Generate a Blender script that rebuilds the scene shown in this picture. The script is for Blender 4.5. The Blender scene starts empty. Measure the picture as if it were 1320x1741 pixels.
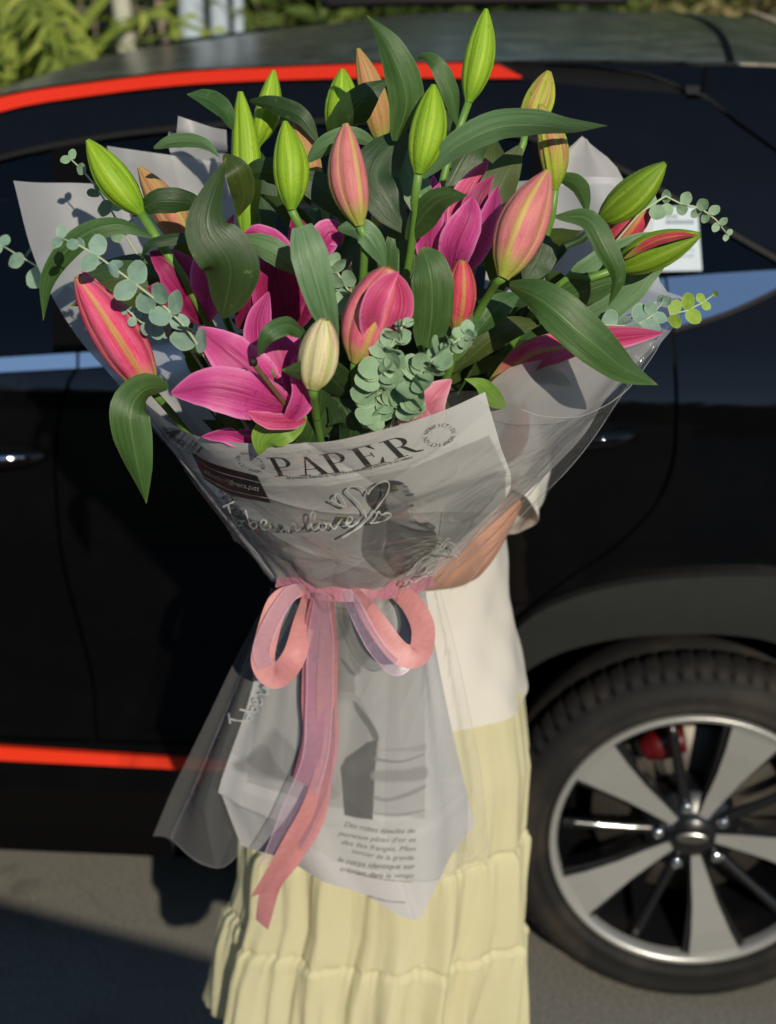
import bpy, bmesh, math, random
import numpy as np
from mathutils import Vector, Matrix
from mathutils.bvhtree import BVHTree

random.seed(7)
SC = bpy.context.scene
COL = SC.collection
R = math.radians

# ------------------------------------------------------------------ camera
PW, PH, F = 1320.0, 1741.0, 2700.0            # photograph size and focal length in its pixels
CAM = Vector((0.0, 0.0, 1.83))
PITCH = R(21.3)
cam_data = bpy.data.cameras.new('camera')
cam = bpy.data.objects.new('camera', cam_data)
COL.objects.link(cam)
cam.location = CAM
cam.rotation_euler = (math.pi / 2 - PITCH, 0, 0)
cam_data.sensor_fit = 'VERTICAL'
cam_data.sensor_height = 24.0
cam_data.lens = 24.0 * F / PH
cam_data.clip_start = 0.05
cam_data.clip_end = 500
cam_data.dof.use_dof = True
cam_data.dof.focus_distance = 1.33
cam_data.dof.aperture_fstop = 4.0
SC.camera = cam

# ------------------------------------------------------------------ sky, sun, exposure
SUN_AZ, SUN_EL = R(14), R(24)                  # azimuth measured from behind the camera towards its right
to_sun = Vector((math.sin(SUN_AZ) * math.cos(SUN_EL), -math.cos(SUN_AZ) * math.cos(SUN_EL), math.sin(SUN_EL)))
world = bpy.data.worlds.new('World'); SC.world = world
world.use_nodes = True
wn = world.node_tree.nodes; wl = world.node_tree.links
wn.clear()
wo = wn.new('ShaderNodeOutputWorld'); wb = wn.new('ShaderNodeBackground'); ws = wn.new('ShaderNodeTexSky')
ws.sky_type = 'NISHITA'; ws.sun_disc = False
ws.sun_elevation = SUN_EL
ws.sun_rotation = math.atan2(to_sun.x, to_sun.y)
ws.air_density = 1.0; ws.dust_density = 0.0; ws.ozone_density = 1.0
wb.inputs['Strength'].default_value = 0.10
wl.new(ws.outputs[0], wb.inputs[0]); wl.new(wb.outputs[0], wo.inputs[0])
sun_d = bpy.data.lights.new('sun', 'SUN')
sun_d.energy = 3.9; sun_d.angle = R(0.5); sun_d.color = (1.0, 0.90, 0.74)
sun = bpy.data.objects.new('sun', sun_d); COL.objects.link(sun)
sun.rotation_euler = to_sun.to_track_quat('Z', 'Y').to_euler()
sun.location = to_sun * 30
SC.view_settings.view_transform = 'Standard'
SC.view_settings.look = 'None'
SC.view_settings.gamma = 1.0
SC.view_settings.use_curve_mapping = False
SC.view_settings.exposure = 0.08
SC.cycles.use_denoising = True
SC.cycles.transparent_max_bounces = 24
SC.cycles.max_bounces = 10
SC.cycles.caustics_reflective = False
SC.cycles.caustics_refractive = False

# ------------------------------------------------------------------ pixel <-> world
FWD = Vector((0, math.cos(PITCH), -math.sin(PITCH)))
UPV = Vector((0, math.sin(PITCH), math.cos(PITCH)))
def ray(px, py):
    return FWD + Vector((1, 0, 0)) * ((px - PW / 2) / F) - UPV * ((py - PH / 2) / F)
def P(px, py, Y):
    d = ray(px, py)
    return CAM + d * (Y / d.y)
def depth(p):
    return (Vector(p) - CAM).dot(FWD)
def ppm(p):                                   # photo pixels per metre at a world point
    return F / depth(p)
def proj(p):
    v = Vector(p) - CAM
    d = v.dot(FWD)
    return PW / 2 + F * v.x / d, PH / 2 - F * v.dot(UPV) / d

# ------------------------------------------------------------------ object helpers
def set_parent(o, parent):
    if parent is not None:
        o.parent = parent
def wloc(o):
    v = Vector((0, 0, 0))
    while o is not None:
        v += o.location; o = o.parent
    return v
def thing(name, label, cat, loc=(0, 0, 0), group=None):
    o = bpy.data.objects.new(name, None); COL.objects.link(o)
    o.empty_display_size = 0.05
    o.location = loc; o['label'] = label; o['category'] = cat
    if group: o['group'] = group
    return o
def tag(o, label, cat, group=None):
    o['label'] = label; o['category'] = cat
    if group: o['group'] = group
    return o
def link_mesh(name, me, mat, parent=None, loc=None, smooth=True):
    o = bpy.data.objects.new(name, me); COL.objects.link(o)
    if mat is not None and not me.materials:
        me.materials.append(mat)
    if parent is not None: o.parent = parent
    if loc is not None: o.location = loc
    return o
def mesh(name, verts, faces, mat, parent=None, uvs=None, smooth=True, origin=None):
    """one mesh object; verts are WORLD points, stored relative to the parent"""
    base = wloc(parent) if parent is not None else Vector((0, 0, 0))
    if origin is not None and parent is None:
        base = Vector(origin)
    me = bpy.data.meshes.new(name)
    me.from_pydata([tuple(Vector(v) - base) for v in verts], [], faces)
    if uvs is not None:
        ul = me.uv_layers.new(name='UVMap')
        idx = np.empty(len(me.loops), dtype=np.int32)
        me.loops.foreach_get('vertex_index', idx)
        ul.data.foreach_set('uv', np.asarray(uvs, dtype=np.float32)[idx].ravel())
    if smooth:
        me.polygons.foreach_set('use_smooth', [True] * len(me.polygons))
    me.update()
    o = link_mesh(name, me, mat, parent)
    if origin is not None and parent is None:
        o.location = base
    return o
def grid_faces(nu, nv, wrap=False):
    f = []
    for j in range(nv - 1):
        for i in range(nu - 1 if not wrap else nu):
            a = j * nu + i; b = j * nu + (i + 1) % nu
            f.append((a, b, b + nu, a + nu))
    return f
def cr(pts, n):
    """Catmull-Rom resample of a list of vectors (any dimension) to n points, even in parameter"""
    A = np.array([tuple(p) for p in pts], dtype=float)
    k = len(A)
    if k == 2:
        t = np.linspace(0, 1, n)[:, None]
        return A[0] * (1 - t) + A[1] * t
    E = np.vstack([2 * A[0] - A[1], A, 2 * A[-1] - A[-2]])
    seg = np.linalg.norm(np.diff(A, axis=0), axis=1); cum = np.concatenate([[0], np.cumsum(seg)])
    if cum[-1] <= 0: return np.repeat(A[:1], n, axis=0)
    out = []
    for s in np.linspace(0, cum[-1], n):
        i = min(max(int(np.searchsorted(cum, s, side='right')) - 1, 0), k - 2)
        t = (s - cum[i]) / max(seg[i], 1e-12)
        p0, p1, p2, p3 = E[i], E[i + 1], E[i + 2], E[i + 3]
        out.append(0.5 * ((2 * p1) + (-p0 + p2) * t + (2 * p0 - 5 * p1 + 4 * p2 - p3) * t * t + (-p0 + 3 * p1 - 3 * p2 + p3) * t ** 3))
    return np.array(out)
def closed_cr(pts, n):
    A = [tuple(p) for p in pts]
    ext = A[-2:] + A + A[:3]
    full = cr(ext, n * 4)
    ext = np.array(ext); 
    seg = np.linalg.norm(np.diff(ext, axis=0), axis=1); cum = np.concatenate([[0], np.cumsum(seg)])
    a, b = cum[2], cum[2 + len(A)]
    s = np.linspace(0, cum[-1], n * 4)
    q = np.linspace(a, b, n, endpoint=False)
    return np.stack([np.interp(q, s, full[:, k]) for k in range(full.shape[1])], axis=1)
def interp(tab, x):
    return float(np.interp(x, [a for a, b in tab], [b for a, b in tab]))
def tube(name, pts, radii, mat, parent, n=8, m=24, caps=True):
    C = cr(pts, m); rr = np.interp(np.linspace(0, 1, m), np.linspace(0, 1, len(radii)), radii)
    T = np.gradient(C, axis=0); T /= np.linalg.norm(T, axis=1)[:, None] + 1e-12
    ref = np.array((0.31, 0.2, 0.93)) if abs(T[0][2]) < 0.9 else np.array((1.0, 0.1, 0))
    S = np.cross(T[0], ref); S /= np.linalg.norm(S)
    V = []; UV = []
    for j in range(m):
        S = S - T[j] * S.dot(T[j]); S /= np.linalg.norm(S)
        B = np.cross(T[j], S)
        for i in range(n):
            a = 2 * math.pi * i / n
            V.append(C[j] + (S * math.cos(a) + B * math.sin(a)) * rr[j]); UV.append((i / n, j / (m - 1)))
    fs = grid_faces(n, m, True)
    if caps:
        fs.append(tuple(range(n - 1, -1, -1))); fs.append(tuple((m - 1) * n + i for i in range(n)))
    return mesh(name, V, fs, mat, parent, UV)
def box_verts(c, ex, ey, ez):
    c = Vector(c)
    return [c + ex * a + ey * b + ez * d for a, b, d in
            [(-1, -1, -1), (1, -1, -1), (1, 1, -1), (-1, 1, -1), (-1, -1, 1), (1, -1, 1), (1, 1, 1), (-1, 1, 1)]]
BOXF = [(0, 3, 2, 1), (4, 5, 6, 7), (0, 1, 5, 4), (1, 2, 6, 5), (2, 3, 7, 6), (3, 0, 4, 7)]

# ------------------------------------------------------------------ materials
def lin(c):
    if isinstance(c, str):
        c = c.lstrip('#'); c = tuple(int(c[i:i + 2], 16) / 255 for i in (0, 2, 4))
    return tuple((x / 12.92 if x <= 0.04045 else ((x + 0.055) / 1.055) ** 2.4) for x in c) + (1.0,)
class NT:
    """tiny node-tree writer"""
    def __init__(s, name):
        s.m = bpy.data.materials.new(name); s.m.use_nodes = True
        s.t = s.m.node_tree; s.t.nodes.clear()
        s.out = s.n('ShaderNodeOutputMaterial')
    def n(s, typ, **kw):
        nd = s.t.nodes.new(typ)
        for k, v in kw.items():
            setattr(nd, k, v)
        return nd
    def l(s, a, b):
        s.t.links.new(a, b)
    def val(s, sock, v):
        if hasattr(v, 'bl_idname') or isinstance(v, bpy.types.NodeSocket): s.l(v, sock)
        else: sock.default_value = v
    def math(s, op, a, b=0.0, c=None, clamp=False):
        nd = s.n('ShaderNodeMath', operation=op, use_clamp=clamp)
        s.val(nd.inputs[0], a); s.val(nd.inputs[1], b)
        if c is not None: s.val(nd.inputs[2], c)
        return nd.outputs[0]
    def mix(s, f, a, b):
        nd = s.n('ShaderNodeMix', data_type='RGBA')
        s.val(nd.inputs['Factor'], f); s.val(nd.inputs[6], a); s.val(nd.inputs[7], b)
        return nd.outputs[2]
    def ramp(s, f, stops):
        nd = s.n('ShaderNodeValToRGB'); e = nd.color_ramp.elements
        while len(e) < len(stops): e.new(0.5)
        for el, (p, c) in zip(e, stops):
            el.position = p; el.color = c if len(c) == 4 else tuple(c) + (1,)
        s.l(f, nd.inputs[0]); return nd.outputs[0]
    def sm(s, x, a, b):                        # smoothstep a..b
        nd = s.n('ShaderNodeMapRange', interpolation_type='SMOOTHSTEP')
        s.val(nd.inputs[0], x); nd.inputs[1].default_value = a; nd.inputs[2].default_value = b
        return nd.outputs[0]
    def uv(s):
        nd = s.n('ShaderNodeUVMap'); sp = s.n('ShaderNodeSeparateXYZ'); s.l(nd.outputs[0], sp.inputs[0])
        return nd.outputs[0], sp.outputs[0], sp.outputs[1]
    def vec(s, x, y, z=0.0):
        nd = s.n('ShaderNodeCombineXYZ'); s.val(nd.inputs[0], x); s.val(nd.inputs[1], y); s.val(nd.inputs[2], z)
        return nd.outputs[0]
    def noise(s, vec=None, scale=5, detail=4, rough=0.55, dist=0.0):
        nd = s.n('ShaderNodeTexNoise')
        nd.inputs['Scale'].default_value = scale; nd.inputs['Detail'].default_value = detail
        nd.inputs['Roughness'].default_value = rough; nd.inputs['Distortion'].default_value = dist
        if vec is not None: s.l(vec, nd.inputs['Vector'])
        return nd.outputs[0]
    def obj(s):
        return s.n('ShaderNodeTexCoord').outputs['Object']
    def rnd(s):
        return s.n('ShaderNodeObjectInfo').outputs['Random']
    def bump(s, h, strength=0.3, dist=0.001):
        nd = s.n('ShaderNodeBump'); nd.inputs['Strength'].default_value = strength; nd.inputs['Distance'].default_value = dist
        s.l(h, nd.inputs['Height']); return nd.outputs[0]
    def bsdf(s, col, rough=0.5, spec=0.5, metal=0.0, normal=None, coat=0.0, coat_rough=0.03, sss=0.0, **kw):
        b = s.n('ShaderNodeBsdfPrincipled')
        s.val(b.inputs['Base Color'], col); s.val(b.inputs['Roughness'], rough)
        s.val(b.inputs['Specular IOR Level'], spec); s.val(b.inputs['Metallic'], metal)
        b.inputs['Coat Weight'].default_value = coat; b.inputs['Coat Roughness'].default_value = coat_rough
        if sss:
            b.inputs['Subsurface Weight'].default_value = sss
            b.inputs['Subsurface Radius'].default_value = (0.006, 0.003, 0.002); b.inputs['Subsurface Scale'].default_value = 0.5
        if normal is not None: s.l(normal, b.inputs['Normal'])
        return b.outputs[0]
    def mixs(s, f, a, b):
        nd = s.n('ShaderNodeMixShader'); s.val(nd.inputs[0], f); s.l(a, nd.inputs[1]); s.l(b, nd.inputs[2]); return nd.outputs[0]
    def done(s, shader):
        s.l(shader, s.out.inputs[0]); return s.m
def simple(name, c, rough=0.5, spec=0.5, metal=0.0, coat=0.0, var=0.0, nscale=30, bump=0.0, bdist=0.001):
    t = NT(name); col = lin(c); nrm = None
    if var or bump:
        nz = t.noise(t.obj(), nscale, 5)
        if bump: nrm = t.bump(nz, bump, bdist)
        if var:
            a = tuple(x * (1 - var) for x in col[:3]) + (1,); b = tuple(min(1, x * (1 + var)) for x in col[:3]) + (1,)
            col = t.mix(nz, a, b)
    return t.done(t.bsdf(col, rough, spec, metal, nrm, coat))
# ================================================================== GROUND
def m_asphalt():
    t = NT('asphalt'); o = t.obj()
    a = t.noise(o, 180, 3, 0.7); b = t.noise(o, 1.7, 5, 0.6); c = t.noise(o, 700, 2, 0.5)
    col = t.ramp(a, [(0.30, (0.08, 0.076, 0.068)), (0.5, (0.215, 0.205, 0.18)), (0.72, (0.40, 0.38, 0.33))])
    col = t.mix(t.math('MULTIPLY', t.sm(b, 0.42, 0.72), 0.55), col, (0.16, 0.148, 0.122, 1))
    ck = t.n('ShaderNodeTexVoronoi'); ck.feature = 'DISTANCE_TO_EDGE'; ck.inputs['Scale'].default_value = 1.3; mp = t.n('ShaderNodeVectorMath', operation='ADD'); t.l(o, mp.inputs[0]); wn2 = t.n('ShaderNodeTexNoise'); wn2.inputs['Scale'].default_value = 3.0; t.l(o, wn2.inputs['Vector']); t.l(wn2.outputs[1], mp.inputs[1]); t.l(mp.outputs[0], ck.inputs['Vector'])
    crack = t.math('SUBTRACT', 1.0, t.sm(ck.outputs[0], 0.003, 0.012)); col = t.mix(t.math('MULTIPLY', crack, 0.12), col, (0.02, 0.02, 0.018, 1))
    oil = t.sm(t.noise(o, 5.0, 3, 0.6), 0.62, 0.72); col = t.mix(t.math('MULTIPLY', oil, 0.35), col, (0.05, 0.046, 0.042, 1))
    h = t.math('ADD', t.math('MULTIPLY', a, 0.7), t.math('MULTIPLY', c, 0.3))
    return t.done(t.bsdf(col, 0.88, 0.25, normal=t.bump(h, 0.9, 0.006)))
M_ASPH = m_asphalt()
g = mesh('road', [(-40, -30, 0), (40, -30, 0), (40, 5.2, 0), (-40, 5.2, 0)], [(0, 1, 2, 3)], M_ASPH, smooth=False)
g['kind'] = 'structure'
t = NT('soil'); nz = t.noise(t.obj(), 9, 6)
M_SOIL = t.done(t.bsdf(t.ramp(nz, [(0.3, (0.05, 0.04, 0.025)), (0.7, (0.16, 0.13, 0.08))]), 0.95, 0.2, normal=t.bump(nz, 0.8, 0.03)))
n_ = 60; V = []
for j in range(n_):
    for i in range(n_):
        V.append((-60 + 120 * i / (n_ - 1), 5.2 + 90 * (j / (n_ - 1)) ** 2, 0.06 + random.uniform(0, 0.06) if j else 0.05))
g = mesh('verge', V, grid_faces(n_, n_), M_SOIL); g['kind'] = 'structure'
g = mesh('kerb', box_verts((0, 5.2, 0.055), Vector((40, 0, 0)), Vector((0, 0.07, 0)), Vector((0, 0, 0.065))), BOXF,
         simple('kerb_concrete', '#8d8778', 0.9, 0.2, var=0.25, nscale=20, bump=0.4), smooth=False); g['kind'] = 'structure'

# ================================================================== CAR
YAW = math.atan(0.075)
E_S = Vector((math.cos(YAW), -math.sin(YAW), 0)); E_N = Vector((math.sin(YAW), math.cos(YAW), 0))
CO = Vector((0, 2.30, 0))
_tab = [(0.10, .12), (.18, .09), (.24, .05), (.32, .022), (.42, .012), (.50, .036), (.58, .042), (.68, .026), (.78, .006), (.86, 0), (.93, .002), (1.0, .008),
        (1.06, .011), (1.09, .016), (1.12, .024), (1.18, .050), (1.30, .132), (1.42, .20), (1.50, .255), (1.55, .295), (1.60, .37), (1.70, .7), (1.9, 1.2)]
_hx = np.linspace(0.0, 2.0, 1001); _hy = np.interp(_hx, [a for a, b in _tab], [b for a, b in _tab])
_k = np.exp(-0.5 * (np.arange(-40, 41) * 0.002 / 0.012) ** 2); _k /= _k.sum()
_hy = np.convolve(np.pad(_hy, 40, mode='edge'), _k, mode='valid')
def prof(h): return float(np.interp(h, _hx, _hy))
def car_w(s, h, t): return CO + E_S * s + E_N * t + Vector((0, 0, h))
def car_sh(p):
    v = Vector(p) - CO; return v.dot(E_S), v.z, v.dot(E_N)
def carP(px, py, extra=0.0):
    d = ray(px, py); dn = d.dot(E_N); off = (CO - CAM).dot(E_N)
    t_ = 0.1
    for _ in range(60):
        k = (t_ + extra + off) / dn
        h = CAM.z + d.z * k
        t_ = 0.5 * t_ + 0.5 * prof(h)
    return CAM + d * ((t_ + extra + off) / dn)

def m_paint(name, c, flake=0.004, crough=0.02):
    t = NT(name); o = t.obj()
    n = t.noise(o, 2.2, 2)
    dust = t.sm(t.noise(o, 14, 6, 0.7), 0.35, 0.8)
    col = t.mix(t.math('MULTIPLY', dust, flake), lin(c), (0.25, 0.24, 0.20, 1))
    return t.done(t.bsdf(col, 0.5, 0.0, normal=t.bump(n, 0.015, 0.02), coat=1.0, coat_rough=crough))
M_PAINT = m_paint('black_paint', '#070708')
M_ROOFP = m_paint('dusty_sheen_roof_paint', '#2c312c', 0.55, 0.22)  # dust, with mirrored sky and trees put into the grey-green base
M_GAP = simple('panel_gap', '#030304', 0.9, 0.1)
M_CLAD = simple('dark_cladding', '#1e201f', 0.62, 0.35, var=0.25, nscale=40, bump=0.15)
M_RUBBER = simple('seal_rubber', '#0a0a0b', 0.6, 0.3)
M_RED = simple('red_trim', '#d42c08', 0.35, 0.5, coat=0.4)
M_CHROME = simple('chrome', '#e4e8ee', 0.06, 0.5, metal=1.0, var=0.05, nscale=8)
t = NT('tinted_glass')
fr = t.n('ShaderNodeFresnel'); fr.inputs[0].default_value = 1.5
gl = t.n('ShaderNodeBsdfGlossy'); gl.inputs['Roughness'].default_value = 0.02
tr = t.n('ShaderNodeBsdfTransparent'); tr.inputs[0].default_value = (0.10, 0.13, 0.15, 1)
M_GLASS = t.done(t.mixs(fr.outputs[0], tr.outputs[0], gl.outputs[0]))
M_INT = simple('interior_fabric', '#17181a', 0.9, 0.2, var=0.3)

car = thing('parked_car', 'black SUV with red roof trim and red sill stripe parked behind the bouquet', 'car', car_w(0.4, 0, 0.9))

def panel(name, outline, mat, extra=0.0, lip=0.012, parent=None, stepx=45, stepy=22, mapper=None, smooth_outline=0):
    pts = [tuple(p) for p in outline]
    if smooth_outline: pts = [tuple(p) for p in closed_cr(pts, smooth_outline)]
    bm = bmesh.new()
    vs = [bm.verts.new((x, y, 0)) for x, y in pts]
    bm.faces.new(vs)
    xs = [p[0] for p in pts]; ys = [p[1] for p in pts]
    for k in range(math.ceil(min(xs) / stepx), math.floor(max(xs) / stepx) + 1):
        bmesh.ops.bisect_plane(bm, geom=bm.verts[:] + bm.edges[:] + bm.faces[:], plane_co=(k * stepx + .013, 0, 0), plane_no=(1, 0, 0))
    for k in range(math.ceil(min(ys) / stepy), math.floor(max(ys) / stepy) + 1):
        bmesh.ops.bisect_plane(bm, geom=bm.verts[:] + bm.edges[:] + bm.faces[:], plane_co=(0, k * stepy + .017, 0), plane_no=(0, 1, 0))
    mp = mapper or carP
    for v in bm.verts: v.co = mp(v.co.x, v.co.y, extra)
    bmesh.ops.recalc_face_normals(bm, faces=bm.faces[:])
    f0 = max(bm.faces, key=lambda f: f.calc_area())
    if f0.normal.dot(CAM - f0.calc_center_median()) < 0:
        bmesh.ops.reverse_faces(bm, faces=bm.faces[:])
    for f in bm.faces: f.smooth = True
    if lip:
        be = [e for e in bm.edges if len(e.link_faces) == 1]
        for e in be: e.smooth = False
        r = bmesh.ops.extrude_edge_only(bm, edges=be)
        nv = [g_ for g_ in r['geom'] if isinstance(g_, bmesh.types.BMVert)]
        bmesh.ops.translate(bm, verts=nv, vec=E_N * lip)
    p = parent or car
    base = wloc(p)
    bmesh.ops.translate(bm, verts=bm.verts[:], vec=-base)
    me = bpy.data.meshes.new(name); bm.to_mesh(me); bm.free()
    return link_mesh(name, me, mat, p)
def sh_mapper(s, h, extra): return car_w(s, h, prof(h) + extra)

# wheel centre
WR = 0.332
_d = ray(1180, 1436); _kk = ((CO - CAM).dot(E_N) + 0.03) / _d.dot(E_N); _wp = CAM + _d * _kk
S_WH = car_sh(_wp)[0]
S_REAR, S_FRONT = S_WH + 0.95, S_WH - 3.45

# roof line (pixels of the upper edge of the red strip) -> car side points
red_top = [(-700, 480), (-420, 330), (-200, 232), (0, 166), (158, 141), (315, 123), (473, 115), (640, 109), (788, 108), (851, 112), (888, 131)]
red_bot = [(886, 133), (788, 133), (649, 132), (473, 136), (315, 144), (158, 162), (0, 190), (-200, 262), (-420, 362), (-700, 512)]
panel('roof_trim', [tuple(p) for p in cr(red_top, 40)] + [tuple(p) for p in cr(red_bot, 40)], M_RED, -0.006, 0.02, stepx=30, stepy=400)
glass_top = [(-700, 600), (-420, 440), (-200, 330), (0, 262), (158, 229), (315, 210), (500, 200), (700, 202), (880, 222), (1020, 264), (1110, 308), (1180, 350), (1250, 392), (1320, 432), (1372, 462)]
# pillars and window frame under the red trim
edge = [(886, 135), (1000, 148), (1100, 155), (1165, 160), (1185, 160), (1250, 200), (1320, 250), (1400, 310), (1470, 380), (1520, 440)]
panel('window_frame', [tuple(p) for p in cr(red_bot[::-1], 30)] + edge + [(1520, 470), (1374, 466)] + [tuple(p) for p in cr(glass_top, 60)][::-1], M_PAINT, 0.0, 0.02, stepx=30, stepy=26)
off = [(x, y) for x, y in glass_top]
panel('weather_seal', [(x, y - 2) for x, y in cr(off, 60)] + [(x - 2, y + 11) for x, y in cr(off, 60)][::-1], M_RUBBER, 0.004, 0.01, stepx=40, stepy=900)
# side windows
def gy(x): return float(np.interp(x, [a for a, b in glass_top], [b for a, b in glass_top]))
def by(x): return float(np.interp(x, [-700, 0, 130, 560, 1130, 1320, 1400], [680, 609, 601, 560, 474, 460, 462]))
for nm, xa, xb in (('front_window', -660, 92), ('rear_window', 150, 905), ('quarter_window', 935, 1366)):
    xs = np.linspace(xa, xb, 24)
    panel(nm, [(x, gy(x) + 9) for x in xs] + [(x, max(by(x) + 6, gy(x) + 12)) for x in xs[::-1]], M_GLASS, 0.012, 0.0, stepx=80, stepy=60)
panel('door_pillar', [(90, gy(90) + 8), (152, gy(152) + 8), (152, by(150) + 4), (90, by(90) + 4)], M_GAP, 0.006, 0.01)
panel('door_pillar', [(903, gy(903) + 8), (937, gy(937) + 8), (937, by(937) + 4), (903, by(903) + 4)], M_GAP, 0.006, 0.01)
# chrome waist moulding in pieces
panel('chrome_moulding', [(-700, 682), (0, 608), (130, 600), (130, 626), (0, 633), (-700, 706)], M_CHROME, -0.006, 0.012, stepx=50, stepy=100)
panel('chrome_moulding', [(135, 600), (560, 560), (1130, 473), (1142, 557), (1100, 565), (700, 580), (450, 598), (135, 626)], M_CHROME, -0.006, 0.012, stepx=50, stepy=30)
cb = cr([(1146, 556), (1190, 544), (1240, 527), (1290, 505), (1340, 480), (1380, 462)], 20)
panel('chrome_moulding', [(1134, 472), (1220, 465), (1320, 459), (1380, 459)] + [tuple(p) for p in cb][::-1], M_CHROME, -0.006, 0.012, stepx=25, stepy=16)
panel('moulding_seal', [tuple(p) for p in cb] + [(x + 1, y + 9) for x, y in cb][::-1], M_RUBBER, -0.003, 0.01, stepx=60, stepy=60)
# doors, quarter, sill
shut = cr([(130, 628), (121, 640), (102, 700), (95, 770), (96, 830), (104, 935), (120, 1010), (137, 1070), (158, 1154), (163, 1210), (166, 1262)], 28)
rshut = cr([(1143, 560), (1149, 640), (1150, 710), (1143, 790), (1112, 862), (1045, 930), (965, 985), (890, 1042), (840, 1100), (800, 1180), (785, 1262)], 36)
dbot = 1262
panel('front_door', [(-640, 703), (0, 636), (128, 629)] + [(x - 3, y) for x, y in shut[1:]] + [(163, dbot - 5), (-540, 1235)], M_PAINT, 0, 0.014)
panel('rear_door', [(133, 629), (450, 601), (700, 583), (1141, 561)] + [(x - 3, y) for x, y in rshut[1:]] + [(780, dbot + 16), (169, dbot - 5)] + [(x + 3, y) for x, y in shut[::-1][:-1]], M_PAINT, 0, 0.014)
arch_out = cr([(785, 1330), (800, 1200), (840, 1120), (895, 1056), (960, 1022), (1040, 999), (1130, 986), (1250, 980), (1330, 985), (1430, 1020), (1500, 1090), (1545, 1180), (1560, 1330)], 50)
arch_in = cr([(838, 1360), (845, 1240), (870, 1170), (905, 1135), (960, 1108), (1040, 1088), (1130, 1079), (1240, 1080), (1320, 1094), (1400, 1135), (1450, 1190), (1490, 1270), (1500, 1360)], 50)
ro = [p for p in arch_out if p[0] > 800 and p[1] < 1190]
panel('quarter_panel', [(x + 3, y) for x, y in rshut[:-5]] + [(x, y - 2) for x, y in ro if x > 815] + [(1620, 1200), (1640, 900), (1600, 600), (1540, 445), (1384, 462)] + [(x + 1, y + 10) for x, y in cb][::-1], M_PAINT, 0, 0.014, stepx=30)
panel('arch_cladding', [tuple(p) for p in arch_out] + [tuple(p) for p in arch_in][::-1], M_CLAD, -0.022, 0.07, stepx=30, stepy=20)
panel('sill', [(-560, 1240), (163, 1262), (780, 1284), (790, 1340), (383, 1352), (0, 1338), (-560, 1300)], M_PAINT, 0.0, 0.05)
panel('sill_stripe', [(-560, 1250), (0, 1271), (383, 1296), (782, 1322), (784, 1338), (383, 1312), (0, 1293), (-560, 1268)], M_RED, -0.010, 0.01, stepx=60, stepy=100)

# inner body, wheel housing, floor
def inner(name, ring, mat):
    panel(name, ring, mat, 0.016, 0.0, mapper=sh_mapper, stepx=0.2, stepy=0.05)
s0, s1 = S_FRONT + .25, S_REAR - .12
ah = [(S_WH + .455 * math.cos(a), .33 + .43 * math.sin(a)) for a in np.linspace(0, math.pi, 24)]
inner('inner_side', [(s1, .24), (s1, 1.10), (s0, 1.02), (s0, .24), (S_WH - .456, .24)] + ah[::-1][1:-1] + [(S_WH + .456, .24)], M_GAP)
def grid_sh(name, fn, nu, nv, mat):
    V = [fn(i / (nu - 1), j / (nv - 1)) for j in range(nv) for i in range(nu)]
    return mesh(name, V, grid_faces(nu, nv), mat, car)
V = []; n = 28
for a in np.linspace(-0.25, math.pi + 0.25, n):
    for tt in (0.02, 0.42):
        V.append(car_w(S_WH + .45 * math.cos(a), .33 + .43 * math.sin(a), tt))
fs = [(2 * i, 2 * i + 2, 2 * i + 3, 2 * i + 1) for i in range(n - 1)]
mesh('wheel_housing', V, fs + [tuple(2 * i + 1 for i in range(n))], M_GAP, car)
mesh('underfloor', box_verts(car_w((s0 + s1) / 2, .245, .9), E_S * ((s1 - s0) / 2), E_N * .72, Vector((0, 0, .03))), BOXF, M_GAP, car, smooth=False)
# roof, far side and ends
roof_near = cr(red_top[:-2] + [(851, 107), (930, 106), (1010, 106), (1100, 108), (1200, 110), (1320, 113), (1440, 126)], 46)
NR = [car_sh(carP(x, y, 0.0)) for x, y in roof_near]
CW = 1.80                                     # car width
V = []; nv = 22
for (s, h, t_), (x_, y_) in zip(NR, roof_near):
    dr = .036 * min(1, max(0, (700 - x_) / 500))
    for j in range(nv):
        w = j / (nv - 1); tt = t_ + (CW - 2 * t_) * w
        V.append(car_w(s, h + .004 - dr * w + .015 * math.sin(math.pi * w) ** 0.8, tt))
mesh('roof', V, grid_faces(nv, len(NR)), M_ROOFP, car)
# dark gutter, rear side of the roof and spoiler
panel('roof_gutter', [(852, 108), (930, 110), (1000, 113), (1100, 128), (1168, 156), (1165, 163), (1000, 152), (888, 138), (880, 122)], M_RUBBER, 0.012, 0.02, stepx=30, stepy=20)
panel('roof_side', [(930, 108), (1010, 108), (1100, 110), (1199, 112), (1193, 156), (1172, 156), (1150, 142), (1100, 124), (1010, 112)], M_PAINT, -0.006, 0.012, stepx=20, stepy=12)
panel('roof_spoiler', [(1197, 158), (1203, 113), (1260, 112), (1330, 115), (1440, 130), (1535, 260), (1540, 450), (1475, 388), (1402, 315), (1322, 254), (1252, 204)], M_PAINT, -0.008, 0.008, stepx=24, stepy=20)
_ri = [i for i, (x, y) in enumerate(roof_near) if x >= 1196][0]
(_s, _h, _t) = NR[_ri]
V = []
for j in range(20):
    w = j / 19; tt = _t + (CW - 2 * _t) * w
    for d_ in (-.006, .006): V.append(car_w(_s + d_ + .03 * math.sin(math.pi * w), _h + .0065 + .015 * math.sin(math.pi * w) ** 0.8, tt))
mesh('spoiler_seam', V, grid_faces(2, 20), M_GAP, car)
panel('spoiler_seam', [(1196, 112), (1203, 112), (1199, 159), (1190, 159)], M_GAP, -0.0095, 0.003, stepx=40, stepy=20)
panel('seam_clip', [(1166, 146), (1190, 146), (1190, 160), (1168, 160)], M_CLAD, -0.010, 0.004, stepx=40, stepy=20)
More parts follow.
